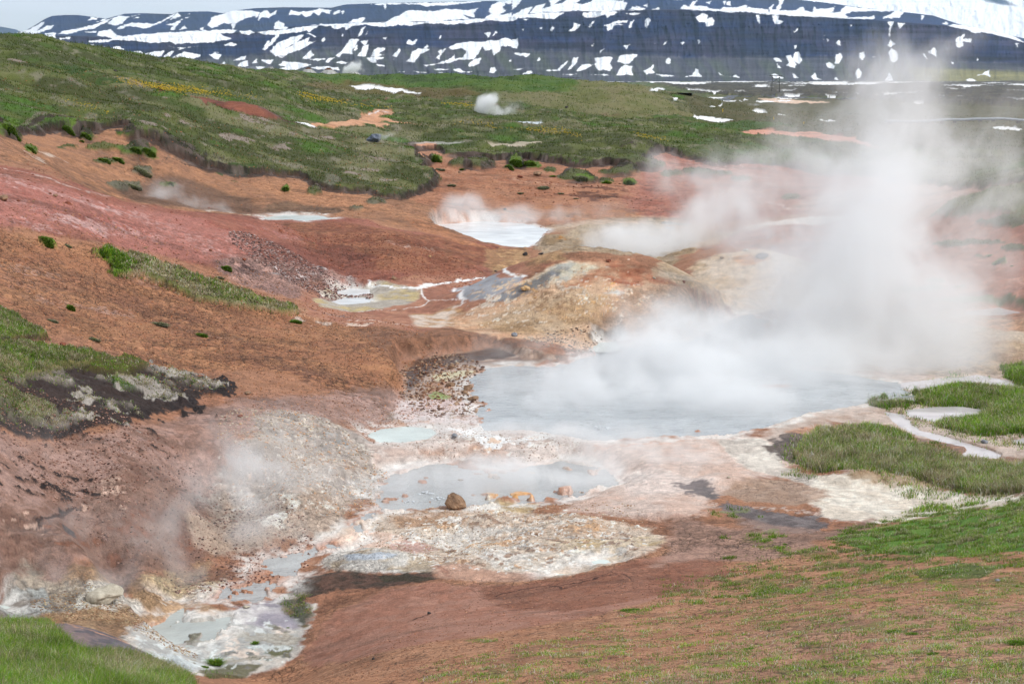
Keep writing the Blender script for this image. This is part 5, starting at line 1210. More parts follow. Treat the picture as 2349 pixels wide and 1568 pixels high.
rock(1085,918,30,.45,'brown',"brown rock lying at the left end of the blue grey pool","rock",None,5)
rock(1066,903,16,.5,'brown',"small brown rock right behind the one at the left end of the pool","rock",None,6)
rock(1179,772,16,.62,'grey',"grey rounded stone on bare brown soil in front of the big mound","stone",None,7,"stone")
rock(1204,587,13,.7,'dark',"small black stone on the ochre hump left of the steam","stone",None,8,"stone")
rock(1042,1004,14,.75,'grey',"pointed grey stone on white crust beside the milky pool","stone",None,9,"stone")
rock(1147,1001,7,.6,'brown',"tiny brown stone on the white crust between two pools","stone",None,10,"stone")
rock(1206,666,24,.4,'tan',"tan rock on the left flank of the big mound","rock",None,11)
rock(1395,601,13,.55,'red',"pinkish rock on the very top of the big mound","rock",None,12)
rock(1241,584,14,.3,'dark',"flat dark rock on the crest of the ochre hump","rock",None,13)
rock(1137,624,9,.4,'dark',"dark stone in the dip under the ochre hump","stone",None,14,"stone")
rock(903,640,14,.5,'brown',"brown stone on the scree above the two white pools","stone",None,15,"stone")
rock(986,592,7,.6,'tan',"small tan stone halfway down the red scree ridge","stone",None,16,"stone")
rock(1710,576,16,.4,'pale',"pale flat rock on top of the mound left of the black boulder","rock",None,17)
rock(1655,594,12,.5,'brown',"brown rock at the left shoulder of the pale mound","rock",None,18)
rock(1568,650,9,.7,'red',"red stone between the big mound and the pale mound","stone",None,19,"stone")
rock(2257,1017,19,.6,'grey',"light grey stone on mud beside the marsh rill","stone",None,20,"stone")
rock(1192,408,16,.4,'red',"reddish clod below the turf edge in the centre of the bank","clod",None,21,"clod")
rock(1233,402,22,.4,'brown',"longest brown clod on the bank below the turf edge","clod",None,22,"clod")
rock(1158,483,9,.6,'dark',"dark stone on the orange bank above the white pool","stone",None,23,"stone")
rock(1299,249,8,.6,'dark',"lone dark stone at the foot of the far green hill","stone",None,24,"stone")
rock(1054,398,12,.5,'brown',"brown clod near the orange gully in the turf","clod",None,25,"clod")
rock(9,460,22,.6,'brown',"largest brown rock on the red ridge at the picture's left edge","rock",None,26)
rock(265,165,9,.5,'dark',"dark stone on the green hillside below the yellow flowers","stone",None,27,"stone")
rock(2288,1632 - 300,14,.35,'grey',"flat grey stone in the green grass at the right","stone",None,28,"stone")
rock(1137,1107,24,.3,'brown',"low brown rock awash in the middle of the grey pool","rock",None,29,zoff=-.42)
rock(1056,1120,14,.4,'brown',"small rock awash left of the bar in the grey pool","rock",None,30,zoff=-.42)
rock(1335,1134,10,.4,'brown',"small rock off the near shore of the grey pool","rock",None,31,zoff=-.42)
rock(1115,1143,8,1.1,'brown',"narrow upright stone behind the crusted shelf","stone",None,32,"stone",zoff=-.42)
rock(72,1802 - 340,10,.5,'dark',"dark stone half buried in the lower left slope","stone",None,33,"stone")
rock(858,1642,8,.8,'dark',"small black stone on the cracked orange soil at the bottom","stone",None,34,"stone") if False else None
rock(856,1512,8,.8,'dark',"small black stone on the cracked orange soil near the bottom edge","stone",None,34,"stone")
rock(1045,831,6,.8,'pale',"tiny white stone on the rim above the undercut bank","stone",None,35,"stone")
rock(1037,843,16,.5,'brown',"brown rock under the overhanging bank","rock",None,36)
rock(1034,886,26,.4,'brown',"flat brown slab above the left shore of the pool","slab",None,37,"rock_slab")
rock(1072,893,26,.5,'brown',"brown block at the water's edge below the undercut bank","rock",None,38)
rock(983,1407,12,.5,'dark',"dark stone at the end of a slot in the smooth brown mud","stone",None,39,"stone")
rock(1500,640,10,.5,'pale',"pale stone on the back slope of the big mound","stone",None,40,"stone")
rock(565,1394,20,.4,'pale',"pale crusted lump at the rim of the lower mud stream","rock",None,41)
rock(1670,1345 - 250,10,.4,'pale',"small pale lump on the white crust near the black mud","stone",None,42,"stone")
for k, (x, y, w, lab) in enumerate(((127,452,12,"clod above the steam vent hollow, farthest left of its cluster"),(157,469,17,"double brown clod on the ridge under the vent hollow"),(115,446,9,"small clod just left of the double clod's neighbour"),(187,452,7,"clod nearest the ridge line left of the steam"),
        (201,463,7,"small red clod right of the double clod"),(143,443,6,"smallest clod high on the ridge line"),(77,466,6,"small clod right of the biggest rock on the left edge"),(42,463,8,"clod close beside the biggest rock on the left edge"),
        (644,532,10,"dark clod high on the red ridge below the small pool"),(334,571,9,"dark red clod on the pink scree above the grass ridge"),(483,577,8,"greyish clod on the pink scree right of the grass ridge top"),
        (145,796,16,"dark clod on cracked soil just above the dark turf"),(568,904,16,"flat dark clod beyond the tip of the burnt turf"),(551,956,14,"flat dark clod below the tip of the burnt turf"),(516,959,7,"tiny dark clod left of the flat one below the burnt turf"),
        (366,560,6,"tiny clod in the middle of the pink scree"),(480,480,7,"small clod at the ridge line next to the thin steam"),(300,530,6,"tiny clod on the pale pink streaks"),(720,560,7,"small clod on the dark red scree"),(760,600,8,"clod above the gravel apron"),(560,600,12,"clod at the head of the gravel apron"),(250,505,6,"tiny clod above the pale pink streaks"),(850,600,6,"tiny clod on the scree left of the pale streak"))):
    rock(x, y, w, .5, 'red' if k % 3 else 'brown', lab, "clod", G_CL if y < 660 else "dark clods around the burnt turf", 50 + k, "clod")

# scattered gravel (more than one could count)
def gravel(name, cx, cy, rx, ry, cnt, smin, smax, mats, lab, seed):
    rr = np.random.RandomState(seed); VV = []; FF = []; CC = []
    bm = bmesh.new(); bmesh.ops.create_icosphere(bm, subdivisions=1, radius=1); bv = np.array([v.co for v in bm.verts]); bf = np.array([[v.index for v in f.verts] for f in bm.faces]); bm.free()
    b0, l0 = hit(cx - rx, cy); b1, l1 = hit(cx + rx, cy); _, la = hit(cx, cy + ry); _, lb = hit(cx, cy - ry)
    a = rr.rand(cnt) * 6.283; q = rr.rand(cnt) ** .5
    b = (b0 + b1) / 2 + (b1 - b0) / 2 * q * np.cos(a); l = (la + lb) / 2 + (lb - la) / 2 * q * np.sin(a)
    Y = np.exp(l); X = b * Y; Z = gz(X, Y)
    s = (smin + (smax - smin) * rr.rand(cnt) ** 3) * Y
    V = bv[None] * (1 + .35 * rr.randn(cnt, len(bv), 1) * .6) * s[:, None, None] * np.array((1, 1, .6))
    V += np.stack([X, Y, Z + s * .2], -1)[:, None]
    Fc = bf[None] + (np.arange(cnt) * len(bv))[:, None, None]
    cols = np.array([lin(c) for c in mats])[rr.randint(0, len(mats), cnt)] * rr.uniform(.7, 1.2, (cnt, 1)) * .85
    o = new_obj(name, V.reshape(-1, 3), Fc.reshape(-1, 3).astype(np.int32), M_attr, cols=np.repeat(cols, len(bv), 0))
    tag(o, lab, "gravel", None, "stuff")
M_attr, ta, na = mat_new("loose stones")
oa = na('ShaderNodeOutputMaterial'); ba = na('ShaderNodeBsdfPrincipled', {'Roughness': .9, 'Specular IOR Level': .25}); aa = na('ShaderNodeAttribute', attribute_name='col')
ta.links.new(aa.outputs['Color'], ba.inputs['Base Color']); ta.links.new(ba.outputs[0], oa.inputs['Surface'])
gravel("gravel", 690, 625, 165, 36, 5200, .0003, .0011, [(160,120,110),(120,92,88),(176,156,150),(134,94,84),(84,68,66)], "purple grey gravel spread on the slope beside the two white pools", 1)
gravel("gravel", 880, 590, 260, 55, 2600, .0003, .0007, [(150,90,70),(110,62,50),(170,110,86)], "fine red gravel over the first ridge", 2)
gravel("gravel", 1360, 790, 160, 28, 700, .0004, .0011, [(150,130,110),(190,176,160),(110,90,76)], "small stones fallen at the foot of the big mound", 3)
gravel("gravel", 1150, 1210, 330, 55, 1800, .0003, .0008, [(190,156,116),(226,212,190),(150,112,80)], "crust crumbs on the mineral shelf", 4)
gravel("gravel", 260, 1400, 190, 34, 1800, .0003, .0009, [(160,126,94),(130,100,76),(196,176,140)], "ochre crumbs in the lower left basin", 5)
gravel("gravel", 200, 470, 330, 46, 500, .0003, .0009, [(130,72,58),(160,104,90)], "little red stones on the upper part of the first ridge", 6)
gravel("gravel", 1400, 450, 240, 30, 420, .0003, .0009, [(110,62,48),(150,96,70)], "dark crumbs scattered down the orange bank", 7)

gravel("loose_crumbs", 520, 760, 520, 170, 9000, .0003, .0008, [(170,112,78),(140,92,68),(198,146,108),(110,74,58)], "dried clay crumbs all over the left slope", 11)
gravel("loose_crumbs", 300, 1130, 420, 170, 7000, .0003, .0011, [(150,110,96),(120,84,72),(180,146,130),(84,62,56)], "broken clay and crust on the steep bank at the lower left", 12)
gravel("loose_crumbs", 1500, 1440, 800, 130, 9000, .00025, .0007, [(180,124,92),(150,98,74),(206,158,128),(120,80,62)], "small clay crumbs on the near slope", 13)
gravel("loose_crumbs", 1100, 1000, 300, 60, 2500, .0003, .0008, [(214,200,188),(180,150,130),(150,120,100)], "white and brown crust fragments between the pools", 14)
gravel("loose_crumbs", 1350, 700, 330, 90, 1200, .0002, .0006, [(190,150,112),(214,190,160),(150,110,84)], "crumbs on the big central mound", 15)
gravel("loose_crumbs", 1020, 880, 110, 80, 1500, .0004, .0016, [(130,96,76),(96,70,58),(176,148,124)], "rubble under the overhanging bank beside the pool", 16)
gravel("loose_crumbs", 700, 1060, 200, 110, 3500, .0003, .0011, [(196,182,162),(160,146,130),(206,160,120)], "crumbling pale crust on the bank beside the steam", 17)
gravel("loose_crumbs", 700, 400, 700, 110, 4500, .0002, .0006, [(170,110,76),(130,84,62)], "crumbs on the orange bank under the turf", 18)
# --- plants
def leaf_mat(name):
    m, t, n = mat_new(name)
    out = n('ShaderNodeOutputMaterial'); b = n('ShaderNodeBsdfPrincipled', {'Roughness': .7, 'Specular IOR Level': .2})
    a = n('ShaderNodeAttribute', attribute_name='col'); t.links.new(a.outputs['Color'], b.inputs['Base Color'])
    tr = n('ShaderNodeBsdfTranslucent'); t.links.new(a.outputs['Color'], tr.inputs['Color'])
    mx = n('ShaderNodeMixShader', {'Fac': .4}); t.links.new(b.outputs[0], mx.inputs[1]); t.links.new(tr.outputs[0], mx.inputs[2])
    t.links.new(mx.outputs[0], out.inputs['Surface'])
    return m
M_leaf = leaf_mat("grass blades")
def blade_mesh(X, Y, Z, h, w, lean, az, face, col):
    """bent blades, five vertices each"""
    N = len(X)
    ca, sa = np.cos(face), np.sin(face); la, lb = np.cos(az), np.sin(az)
    P0 = np.stack([X, Y, Z], -1)
    side = np.stack([ca, sa, np.zeros(N)], -1) * (w * .5)[:, None]
    dirv = np.stack([la * lean, lb * lean, np.ones(N)], -1)
    mid = P0 + dirv * (h * .55)[:, None] * np.array((.6, .6, 1))
    tip = P0 + np.stack([la * lean * 1.5, lb * lean * 1.5, np.maximum(1 - lean * .35, .3)], -1) * h[:, None]
    V = np.stack([P0 - side, P0 + side, mid - side * .75, mid + side * .75, tip], 1).reshape(-1, 3)
    i = (np.arange(N) * 5)[:, None]
    Fc = np.concatenate([i + np.array([0, 1, 3]), i + np.array([0, 3, 2]), i + np.array([2, 3, 4])], 1).reshape(-1, 3).astype(np.int32)
    cc = np.repeat(col[:, None, :], 5, 1); cc[:, :2] *= .75; cc[:, 4] *= 1.25
    return V, Fc, np.clip(cc.reshape(-1, 3), .005, .7)
GREENS = np.array([lin(c) for c in ((84,128,26),(106,144,36),(70,106,32),(126,146,44),(96,118,50))])
DRYS = np.array([lin(c) for c in ((176,164,130),(150,136,104),(196,188,166),(136,132,88),(120,110,92))])
def blades(name, lab, N, b0, b1, y0, y1, hh, ww, per=7, spread=.05, seed=1, lean=.5, xf=None, thr=0.02, pw=1.0, bright=1.0, dim=None):
    rr = np.random.RandomState(seed)
    M = N // per * 6
    b = rr.uniform(b0, b1, M); l = np.log(1 / rr.uniform(1 / y1, 1 / y0, M))
    g = bil(GD, BG, LG, b, l); k = bil(KIND, BG, LG, b, l)
    g = np.where(g > thr, g, 0)
    g2 = g if per < 8 else g * np.clip(.05 + 3.2 * sstep((gnoise(b * 55, l * 55, 93) + .7 * gnoise(b * 150, l * 150, 94)) / .45), 0, 3.2)
    ok = rr.rand(M) < g2 ** pw
    b, l, g, k = b[ok][:N // per], l[ok][:N // per], g[ok][:N // per], k[ok][:N // per]
    n_ = len(b)
    if n_ == 0: return
    Y = np.exp(l); X = b * Y
    tsz = rr.uniform(.6, 1.5, n_)
    X = np.repeat(X, per); Y = np.repeat(Y, per); g = np.repeat(g, per); k = np.repeat(k, per); tsz = np.repeat(tsz, per)
    T = len(X); X = X + rr.randn(T) * spread; Y = Y + rr.randn(T) * spread
    Z = gz(X, Y) - .01
    h = hh * rr.uniform(.45, 1.25, T) * tsz * (.55 + .45 * g)
    w = ww * rr.uniform(.6, 1.3, T) * np.clip(Y / 30, .8, 3)
    dn = gnoise(X / 1.3, Y / 1.3, 95) + .6 * gnoise(X / .4, Y / .4, 96)
    dead = rr.rand(T) < np.clip(k * .85 + .12 + .45 * np.clip(dn, -.2, 1), 0, 1)
    cn = gnoise(X / .6, Y / .6, 90) * .35 + gnoise(X / 2.2, Y / 2.2, 91) * .3 + 1
    col = np.where(dead[:, None], DRYS[rr.randint(0, 5, T)], GREENS[rr.randint(0, 5, T)]) * rr.uniform(.6, 1.25, (T, 1)) * bright * cn[:, None]
    V, Fc, cc = blade_mesh(X, Y, Z, h, w, np.abs(rr.randn(T)) * lean * .6 + .1, rr.uniform(0, 6.283, T), rr.uniform(0, 3.14, T), col)
    o = new_obj(name, V, Fc, M_leaf, cols=cc); tag(o, lab, "grass", None, "stuff")
    return o
near = 1024 * 0 + 1
blades("grass", "short sparse grass growing over the near orange slope", 330000, -.13, .5, 14, 34, .09, .010, 26, .075, 1, .9, pw=1.1, bright=1.7)
blades("grass", "green and dry grass at the rim of the near slope", 240000, .1, .5, 31, 45, .13, .010, 8, .06, 2, .6, bright=1.35, pw=1.5)
blades("grass", "tall grass of the marsh on the right", 300000, .12, .5, 45, 72, .24, .013, 6, .09, 3, .45, bright=1.5)
blades("grass", "lush green grass on the near knoll in the lower left corner", 200000, -.45, -.2, 15, 34, .17, .008, 7, .05, 4, .55, bright=1.35)
blades("grass", "mixed living and dead grass on the dark turf bank", 200000, -.5, -.1, 38, 62, .13, .011, 7, .07, 5, .8, bright=1.2)
blades("grass", "pale and green grass on the long ridge across the left slope", 160000, -.45, -.1, 62, 108, .18, .016, 6, .12, 6, .7, bright=1.2)
_gr, _ki = GREENS, KIND
GREENS = DRYS * 1.15
blades("dry_stalks", "thin dry stalks standing above the grass on the near slope", 26000, .0, .5, 15, 45, .15, .004, 4, .08, 21, .5, thr=.04)
blades("dry_stalks", "thin dry stalks standing in the marsh grass", 26000, .12, .5, 45, 72, .34, .008, 4, .12, 22, .5, thr=.3)
blades("dry_stalks", "thin dry stalks in the lush grass of the near knoll", 9000, -.45, -.2, 15, 34, .28, .004, 3, .08, 23, .5, thr=.3)
GREENS = _gr
# meadow: coarser tussock leaves
def meadow_blades(N, y0, y1, seed, hh, ww, lab):
    rr = np.random.RandomState(seed); M = N * 2
    b = rr.uniform(-.42, .42, M); l = np.log(1 / rr.uniform(1 / y1, 1 / y0, M))
    v = bil(VEG, BG, LG, b, l); k = bil(KIND, BG, LG, b, l); r3 = bil(RGH, BG, LG, b, l)
    ok = (v > .6) & (r3 < 2.5) & (gnoise(b * 260, l * 260, 77) + .5 * gnoise(b * 60, l * 60, 78) > -.1 - .0 * v)
    b, l, k = b[ok][:N], l[ok][:N], k[ok][:N]; T = len(b); Y = np.exp(l); X = b * Y
    Z = gz(X, Y) - .02
    base = np.stack([bil(C[..., i], BG, LG, b, l) for i in range(3)], -1)
    dead = rr.rand(T) < k * .6 + .03
    col = np.where(dead[:, None], DRYS[rr.randint(0, 5, T)] * .7, .2 * GREENS[rr.randint(0, 5, T)] + .95 * base) * rr.uniform(.7, 1.3, (T, 1))
    s = Y / 150
    V, Fc, cc = blade_mesh(X, Y, Z, hh * rr.uniform(.4, 1.2, T) * np.clip(s, .7, 1.5), ww * s, np.abs(rr.randn(T)) * .5 + .1, rr.uniform(0, 6.283, T), rr.uniform(-.5, .5, T), col)
    o = new_obj("meadow_grass", V, Fc, M_leaf, cols=cc); tag(o, lab, "grass", None, "stuff")
meadow_blades(150000, 86, 210, 11, .26, .05, "rough meadow grass above the turf edge")
meadow_blades(70000, 210, 440, 12, .34, .05, "meadow grass on the far rise")

def tuft(px, py, wpx, hm, label, kind, seed, name="grass_tuft", cat="grass tuft", group="plants growing alone on the bare slopes"):
    """a single plant: fresh leafy cushion or dry tussock"""
    p = spot(px, py); r = wpx * .36 * p.y / F; hm = hm * .7; rr = np.random.RandomState(seed)
    T = int(np.clip(wpx * 22, 120, 900))
    a = rr.rand(T) * 6.283; q = rr.rand(T) ** .6
    x = r * q * np.cos(a); y = r * q * np.sin(a) * .8
    dome = np.sqrt(np.clip(1 - q * q, 0, 1)) * hm * r * 2
    X = p.x + x; Y = p.y + y; gzv = gz(X, Y)
    if kind == 'leaf':
        Z = gzv + dome * rr.rand(T) ** .5; h = np.full(T, max(.05, .0011 * p.y)) * rr.uniform(.6, 1.3, T); w = h * .8; lean = rr.uniform(.3, 1.3, T)
        pal = np.array([lin(c) for c in ((92,126,34),(112,140,46),(74,102,32),(124,146,62))]); col = pal[rr.randint(0, 4, T)]
    elif kind == 'grey':
        Z = gzv + dome * .3 * rr.rand(T); h = (hm * r * 1.6) * rr.uniform(.5, 1.1, T); w = np.full(T, .0006 * p.y); lean = .3 + q * .9
        pal = np.array([lin(c) for c in ((118,126,84),(164,158,138),(96,108,60),(140,138,110))]); col = pal[rr.randint(0, 4, T)]
    else:
        Z = gzv; h = (hm * r * 2) * rr.uniform(.5, 1.2, T); w = np.full(T, .0005 * p.y); lean = .15 + q * .9
        pal = GREENS; col = pal[rr.randint(0, 5, T)]
    V, Fc, cc = blade_mesh(X, Y, Z - .01, h, w, lean, a + rr.randn(T) * .5, rr.uniform(0, 3.14, T), col * rr.uniform(.65, 1.15, (T, 1)))
    V -= np.array(p)
    o = new_obj(name, V, Fc, M_leaf, cols=cc); o.location = p
    tag(o, label, cat, group)
TU = [(163,712,24,.8,"bright green leafy plant standing alone on the left slope",'leaf'),(122,737,30,.35,"grey green tuft left of the bright leafy plant",'grey'),(218,782,30,.4,"dry green tuft above the dark turf bank",'grey'),
 (370,748,38,.55,"large drooping tussock in the middle of the left slope",'grey'),(463,772,34,.3,"low leafy streak of plants right of the drooping tussock",'leaf'),(679,741,34,.25,"small leafy streak below the end of the grass ridge",'leaf'),
 (157,568,20,.3,"grey tuft on the ridge behind the grass bank",'grey'),(237,580,18,.5,"dark green tuft at the top of the grass bank",'grass'),(110,563,34,.2,"flat yellow green plant far up the left slope",'leaf'),
 (536,656,8,.6,"tiny tuft beside the dark rocks at the gravel head",'grass'),(505,640,22,.5,"green tuft between the grass bank and the gravel",'grey'),(520,618,30,.3,"moss cushion at the head of the gravel apron",'leaf'),
 (72,347,28,.35,"leafy cushion below the turf overhang at the left",'leaf'),(198,318,32,.5,"round leafy cushion hanging under the dark turf edge",'leaf'),(158,308,36,.4,"leafy cushion left of the round one under the turf edge",'leaf'),(28,305,50,.5,"broad leafy patch at the left picture edge",'leaf'),
 (343,358,38,.45,"brightest round cushion beside the slumped turf",'leaf'),(312,350,30,.5,"cushion left of the brightest round one",'leaf'),(240,372,34,.3,"left one of two low plants on the orange bank",'leaf'),(272,372,34,.28,"right one of two low plants on the orange bank",'leaf'),
 (328,398,50,.4,"grey green hummock above the thin steam",'grey'),(310,432,40,.35,"dark plant clump right at the steam vent hollow",'grey'),(392,428,16,.4,"small bright plant right of the thin steam",'leaf'),(655,438,18,.4,"tiny lone leafy plant on the orange bank",'leaf'),(188,327,10,.4,"little plant under the round leafy cushion",'leaf'),
 (1001,370,30,.4,"leafy cushion at the mouth of the orange gully",'leaf'),(1183,374,40,.3,"wide leafy cushion under the centre turf edge",'leaf'),(1216,381,36,.3,"second leafy cushion right of the wide one",'leaf'),(1331,410,44,.25,"long plant patch on the red bank",'grey'),
 (1391,420,28,.4,"round green tuft right of the long patch on the bank",'grass'),(1443,420,34,.25,"bright green plant near the red field",'leaf'),(1246,434,36,.25,"grey plant in the middle of the orange bank",'grey'),(1194,445,18,.4,"small dark tuft left below the grey plant",'grey'),
 (1286,446,18,.4,"small grey tuft right below the grey plant",'grey'),(1036,428,24,.4,"grey tuft near the left end of the orange bank",'grey'),(1010,392,28,.25,"thin plant strip left on the orange bank",'grey'),(1266,406,18,.4,"dark tuft between the clods and the long patch",'grass'),
 (1321,457,14,.4,"tiny tuft lowest on the orange bank",'grey'),(1059,391,10,.5,"tiny bright sprout near the brown clod",'leaf'),(1168,390,26,.25,"low plant under the wide leafy cushion",'leaf'),(1817,455,30,.2,"faint low plant on the red field seen through steam",'grey'),
 (2268,588,14,.6,"small upright tuft on the red slope at the right",'grass'),(2289,603,34,.25,"flat dark plant on the red slope at the right",'grass'),(2199,658,32,.2,"flat tuft low on the red slope near the steam",'grey'),(2320,611,10,.4,"tiny tuft right of the flat dark plant",'grass'),
 (1717,1488,22,.5,"isolated round grass tuft on the orange slope, left of the pair",'grass'),(2050,1450,32,.5,"left tuft of a close pair on the near slope",'grass'),(2090,1455,30,.45,"right tuft of a close pair on the near slope",'grass'),
 (2139,1500,30,.45,"dark green round tuft on pale soil near the bottom right",'grass'),(2330,1478,44,.6,"largest dark green tuft at the right edge",'grass'),(2020,1540,24,.45,"purplish tuft close to the bottom edge at the right",'grey'),
 (495,1525,30,1.1,"tall thin mossy plant standing in the pale mineral flat",'grass'),(585,1476,16,.8,"small plant in the mineral flat left of the moss patch",'grass'),(470,1530,18,.5,"low plant left of the tall one in the mineral flat",'grass'),(660,1440,9,.4,"small plant on the moss at the edge of the brown slope",'grass'),
 (1800,1248,10,.6,"single yellow flowered plant on bare soil near the black mud",'grass'),(1445,1398,60,.14,"low spread of green grass on the smooth brown mud",'grass')]
for k, (x, y, w, h, lab, kd) in enumerate(TU):
    leafy = kd == 'leaf'
    tuft(x, y, w, h, lab, kd, 700 + k, "leafy_plant" if leafy else "grass_tuft", "plant" if leafy else "grass tuft")

# yellow flowers, too many to count
M_flower = soil_mat("yellow petals", (206, 172, 30), (224, 192, 50), 2, .6, .001)
def flowers(lines, per, seed, lab, dens_y, sz):
    rr = np.random.RandomState(seed); pts = []
    for (x0, y0, x1, y1, th, cnt) in lines:
        for i in range(int(cnt * .55)):
            t = rr.rand(); x = x0 + (x1 - x0) * t; y = y0 + (y1 - y0) * t + rr.randn() * th
            b, l = hit(x, y)
            l += rr.randn() * .004; b += rr.randn() * .002
            pts.append((b, l))
    a = np.array(pts); Y = np.exp(a[:, 1]); X = a[:, 0] * Y; Z = gz(X, Y)
    T = len(X); s = sz * Y * rr.uniform(.6, 1.2, T)
    oc = np.array([(1,0,0),(0,1,0),(-1,0,0),(0,-1,0),(0,0,.7),(0,0,-.7)]); of = np.array([(0,1,4),(1,2,4),(2,3,4),(3,0,4),(1,0,5),(2,1,5),(3,2,5),(0,3,5)])
    V = oc[None] * s[:, None, None] + np.stack([X, Y, Z + .12 + rr.rand(T) * .15 + s], -1)[:, None]
    Fc = (of[None] + (np.arange(T) * 6)[:, None, None]).reshape(-1, 3).astype(np.int32)
    o = new_obj("yellow_flowers", V.reshape(-1, 3), Fc, M_flower); tag(o, lab, "flowers", None, "stuff")
flowers([(270,190,370,204,3,380),(300,196,540,222,4,700),(340,200,480,216,2.5,700),(370,208,420,213,2,260),(540,222,600,232,3,60)], 0, 1, "long band of yellow flowers on the upper left hillside", 0, .00036)
flowers([(688,223,760,234,3,380),(720,230,790,238,2,160),(780,240,900,252,2,90)], 0, 2, "yellow flower patch on the crest near the domes", 0, .0004)
flowers([(180,243,225,258,3,60),(150,236,180,246,3,24),(225,258,270,272,4,20)], 0, 3, "sparse yellow flowers in the green hollow at the left", 0, .0004)
flowers([(1014,239,1085,246,1.5,170),(1050,282,1130,290,2.5,90),(1090,290,1180,300,2,60),(1205,300,1305,304,2,260),(1230,304,1310,308,1.5,120),(1308,312,1330,320,2,60),(1458,313,1520,323,1.2,150)], 0, 4, "yellow flower streaks on the flat meadow in the middle distance", 0, .00036)

# --- far away built things
def cone_ring(bm, n_, r0, r1, z0, z1, cap=False, c=(0, 0)):
    lo = [bm.verts.new((c[0] + r0 * math.cos(i * 2 * math.pi / n_), c[1] + r0 * math.sin(i * 2 * math.pi / n_), z0)) for i in range(n_)]
    hi = [bm.verts.new((c[0] + r1 * math.cos(i * 2 * math.pi / n_), c[1] + r1 * math.sin(i * 2 * math.pi / n_), z1)) for i in range(n_)]
    for i in range(n_): bm.faces.new((lo[i], lo[(i + 1) % n_], hi[(i + 1) % n_], hi[i]))
    if cap: bm.faces.new(hi)
def bm_obj(name, bm, mat, parent=None, smooth=False):
    me = bpy.data.meshes.new(name); bm.normal_update(); bm.to_mesh(me); bm.free(); me.materials.append(mat)
    if smooth: me.polygons.foreach_set('use_smooth', np.ones(len(me.polygons), bool))
    o = bpy.data.objects.new(name, me); S.collection.objects.link(o)
    if parent: o.parent = parent
    return o
def box(bm, x0, x1, y0, y1, z0, z1):
    v = [bm.verts.new(p) for p in ((x0,y0,z0),(x1,y0,z0),(x1,y1,z0),(x0,y1,z0),(x0,y0,z1),(x1,y0,z1),(x1,y1,z1),(x0,y1,z1))]
    for f in ((0,3,2,1),(4,5,6,7),(0,1,5,4),(1,2,6,5),(2,3,7,6),(3,0,4,7)): bm.faces.new([v[i] for i in f])
def empty(name, loc, lab, cat, group=None):
    o = bpy.data.objects.new(name, None); S.collection.objects.link(o); o.location = loc; tag(o, lab, cat, group); return o
M_conc = soil_mat("pale weathered dome panels", (150, 150, 148), (182, 182, 178), .6, .8, .01)
M_rust = soil_mat("rusty steel", (88, 58, 44), (120, 84, 62), 2, .7, .01)
M_steel = soil_mat("galvanised steel", (120, 128, 138), (150, 158, 168), 2, .45, .004)
M_dark = soil_mat("dark timber", (60, 58, 60), (84, 80, 80), 2, .8, .01)
def well_dome(px, wpx, pytop, Y, lab, top='flat'):
    b = bear(px); r = wpx * .5 * Y / F; ztop = CAM_H + slope_of(pytop) * Y; g = float(gz(b * Y, Y)[0])
    hgt = max(r * .55, 1.5); g0 = ztop - hgt
    e = empty("well_dome", (b * Y, Y, g0), lab, "dome building", "domes over the boreholes behind the crest")
    bm = bmesh.new(); cone_ring(bm, 12, r * 1.02, r, min(g - g0, -.2), 0); bm_obj("wall", bm, M_conc, e)
    bm = bmesh.new(); cone_ring(bm, 12, r, r * .42, 0, hgt * .78); cone_ring(bm, 12, r * .42, r * .40, hgt * .78, hgt * .80, True)
    for i in range(12):
        a = i * math.pi / 6
        for s_ in (-.5,):
            p0 = Vector((r * math.cos(a), r * math.sin(a), .02)); p1 = Vector((r * .42 * math.cos(a), r * .42 * math.sin(a), hgt * .79))
            t_ = Vector((-math.sin(a), math.cos(a), 0)) * .06; up = Vector((math.cos(a), math.sin(a), 1)).normalized() * .07
            vs = [bm.verts.new(q) for q in (p0 - t_, p0 + t_, p1 + t_, p1 - t_, p0 - t_ + up, p0 + t_ + up, p1 + t_ + up, p1 - t_ + up)]
            for f in ((4,5,6,7),(0,1,5,4),(1,2,6,5),(2,3,7,6),(3,0,4,7)): bm.faces.new([vs[i_] for i_ in f])
    rf = bm_obj("roof", bm, M_conc, e)
    bm = bmesh.new(); cone_ring(bm, 12, r * .38, r * .36, hgt * .80, hgt, True)
    bm_obj("cap", bm, M_conc if top == 'flat' else M_rust, rf)
    if top != 'flat':
        bm = bmesh.new(); box(bm, -r * .2, r * .2, -r * .08, r * .08, hgt + .003, hgt + r * .09)
        bm_obj("hatch", bm, M_rust, rf)
well_dome(628, 26, 153.5, 520, "small pale dome with a round top, farthest left on the crest")
well_dome(713, 36, 157, 560, "pale faceted dome, second from the left on the crest", 'v')
well_dome(759, 47, 158, 560, "pale faceted dome with a rusty top, third from the left on the crest", 'v')
well_dome(812, 43, 161, 570, "pale faceted dome with steam rising at its left side", 'v')

Y = 700; b = bear(1620); g = float(gz(b * Y, Y)[0]); r = 5 * Y / F
e = empty("round_hut", (b * Y, Y, g), "small silver domed hut alone on the brown plain", "hut")
bm = bmesh.new(); bmesh.ops.create_uvsphere(bm, u_segments=16, v_segments=10, radius=r)
bmesh.ops.delete(bm, geom=[v for v in bm.verts if v.co.z < -.05 * r], context='VERTS')
for v in bm.verts: v.co.z *= 1.25
bm_obj("shell", bm, M_steel, e, True)
bm = bmesh.new(); box(bm, -r * .25, r * .25, -r * 1.04, -r * .9, 0, r * .8); bm_obj("door", bm, M_dark, e)

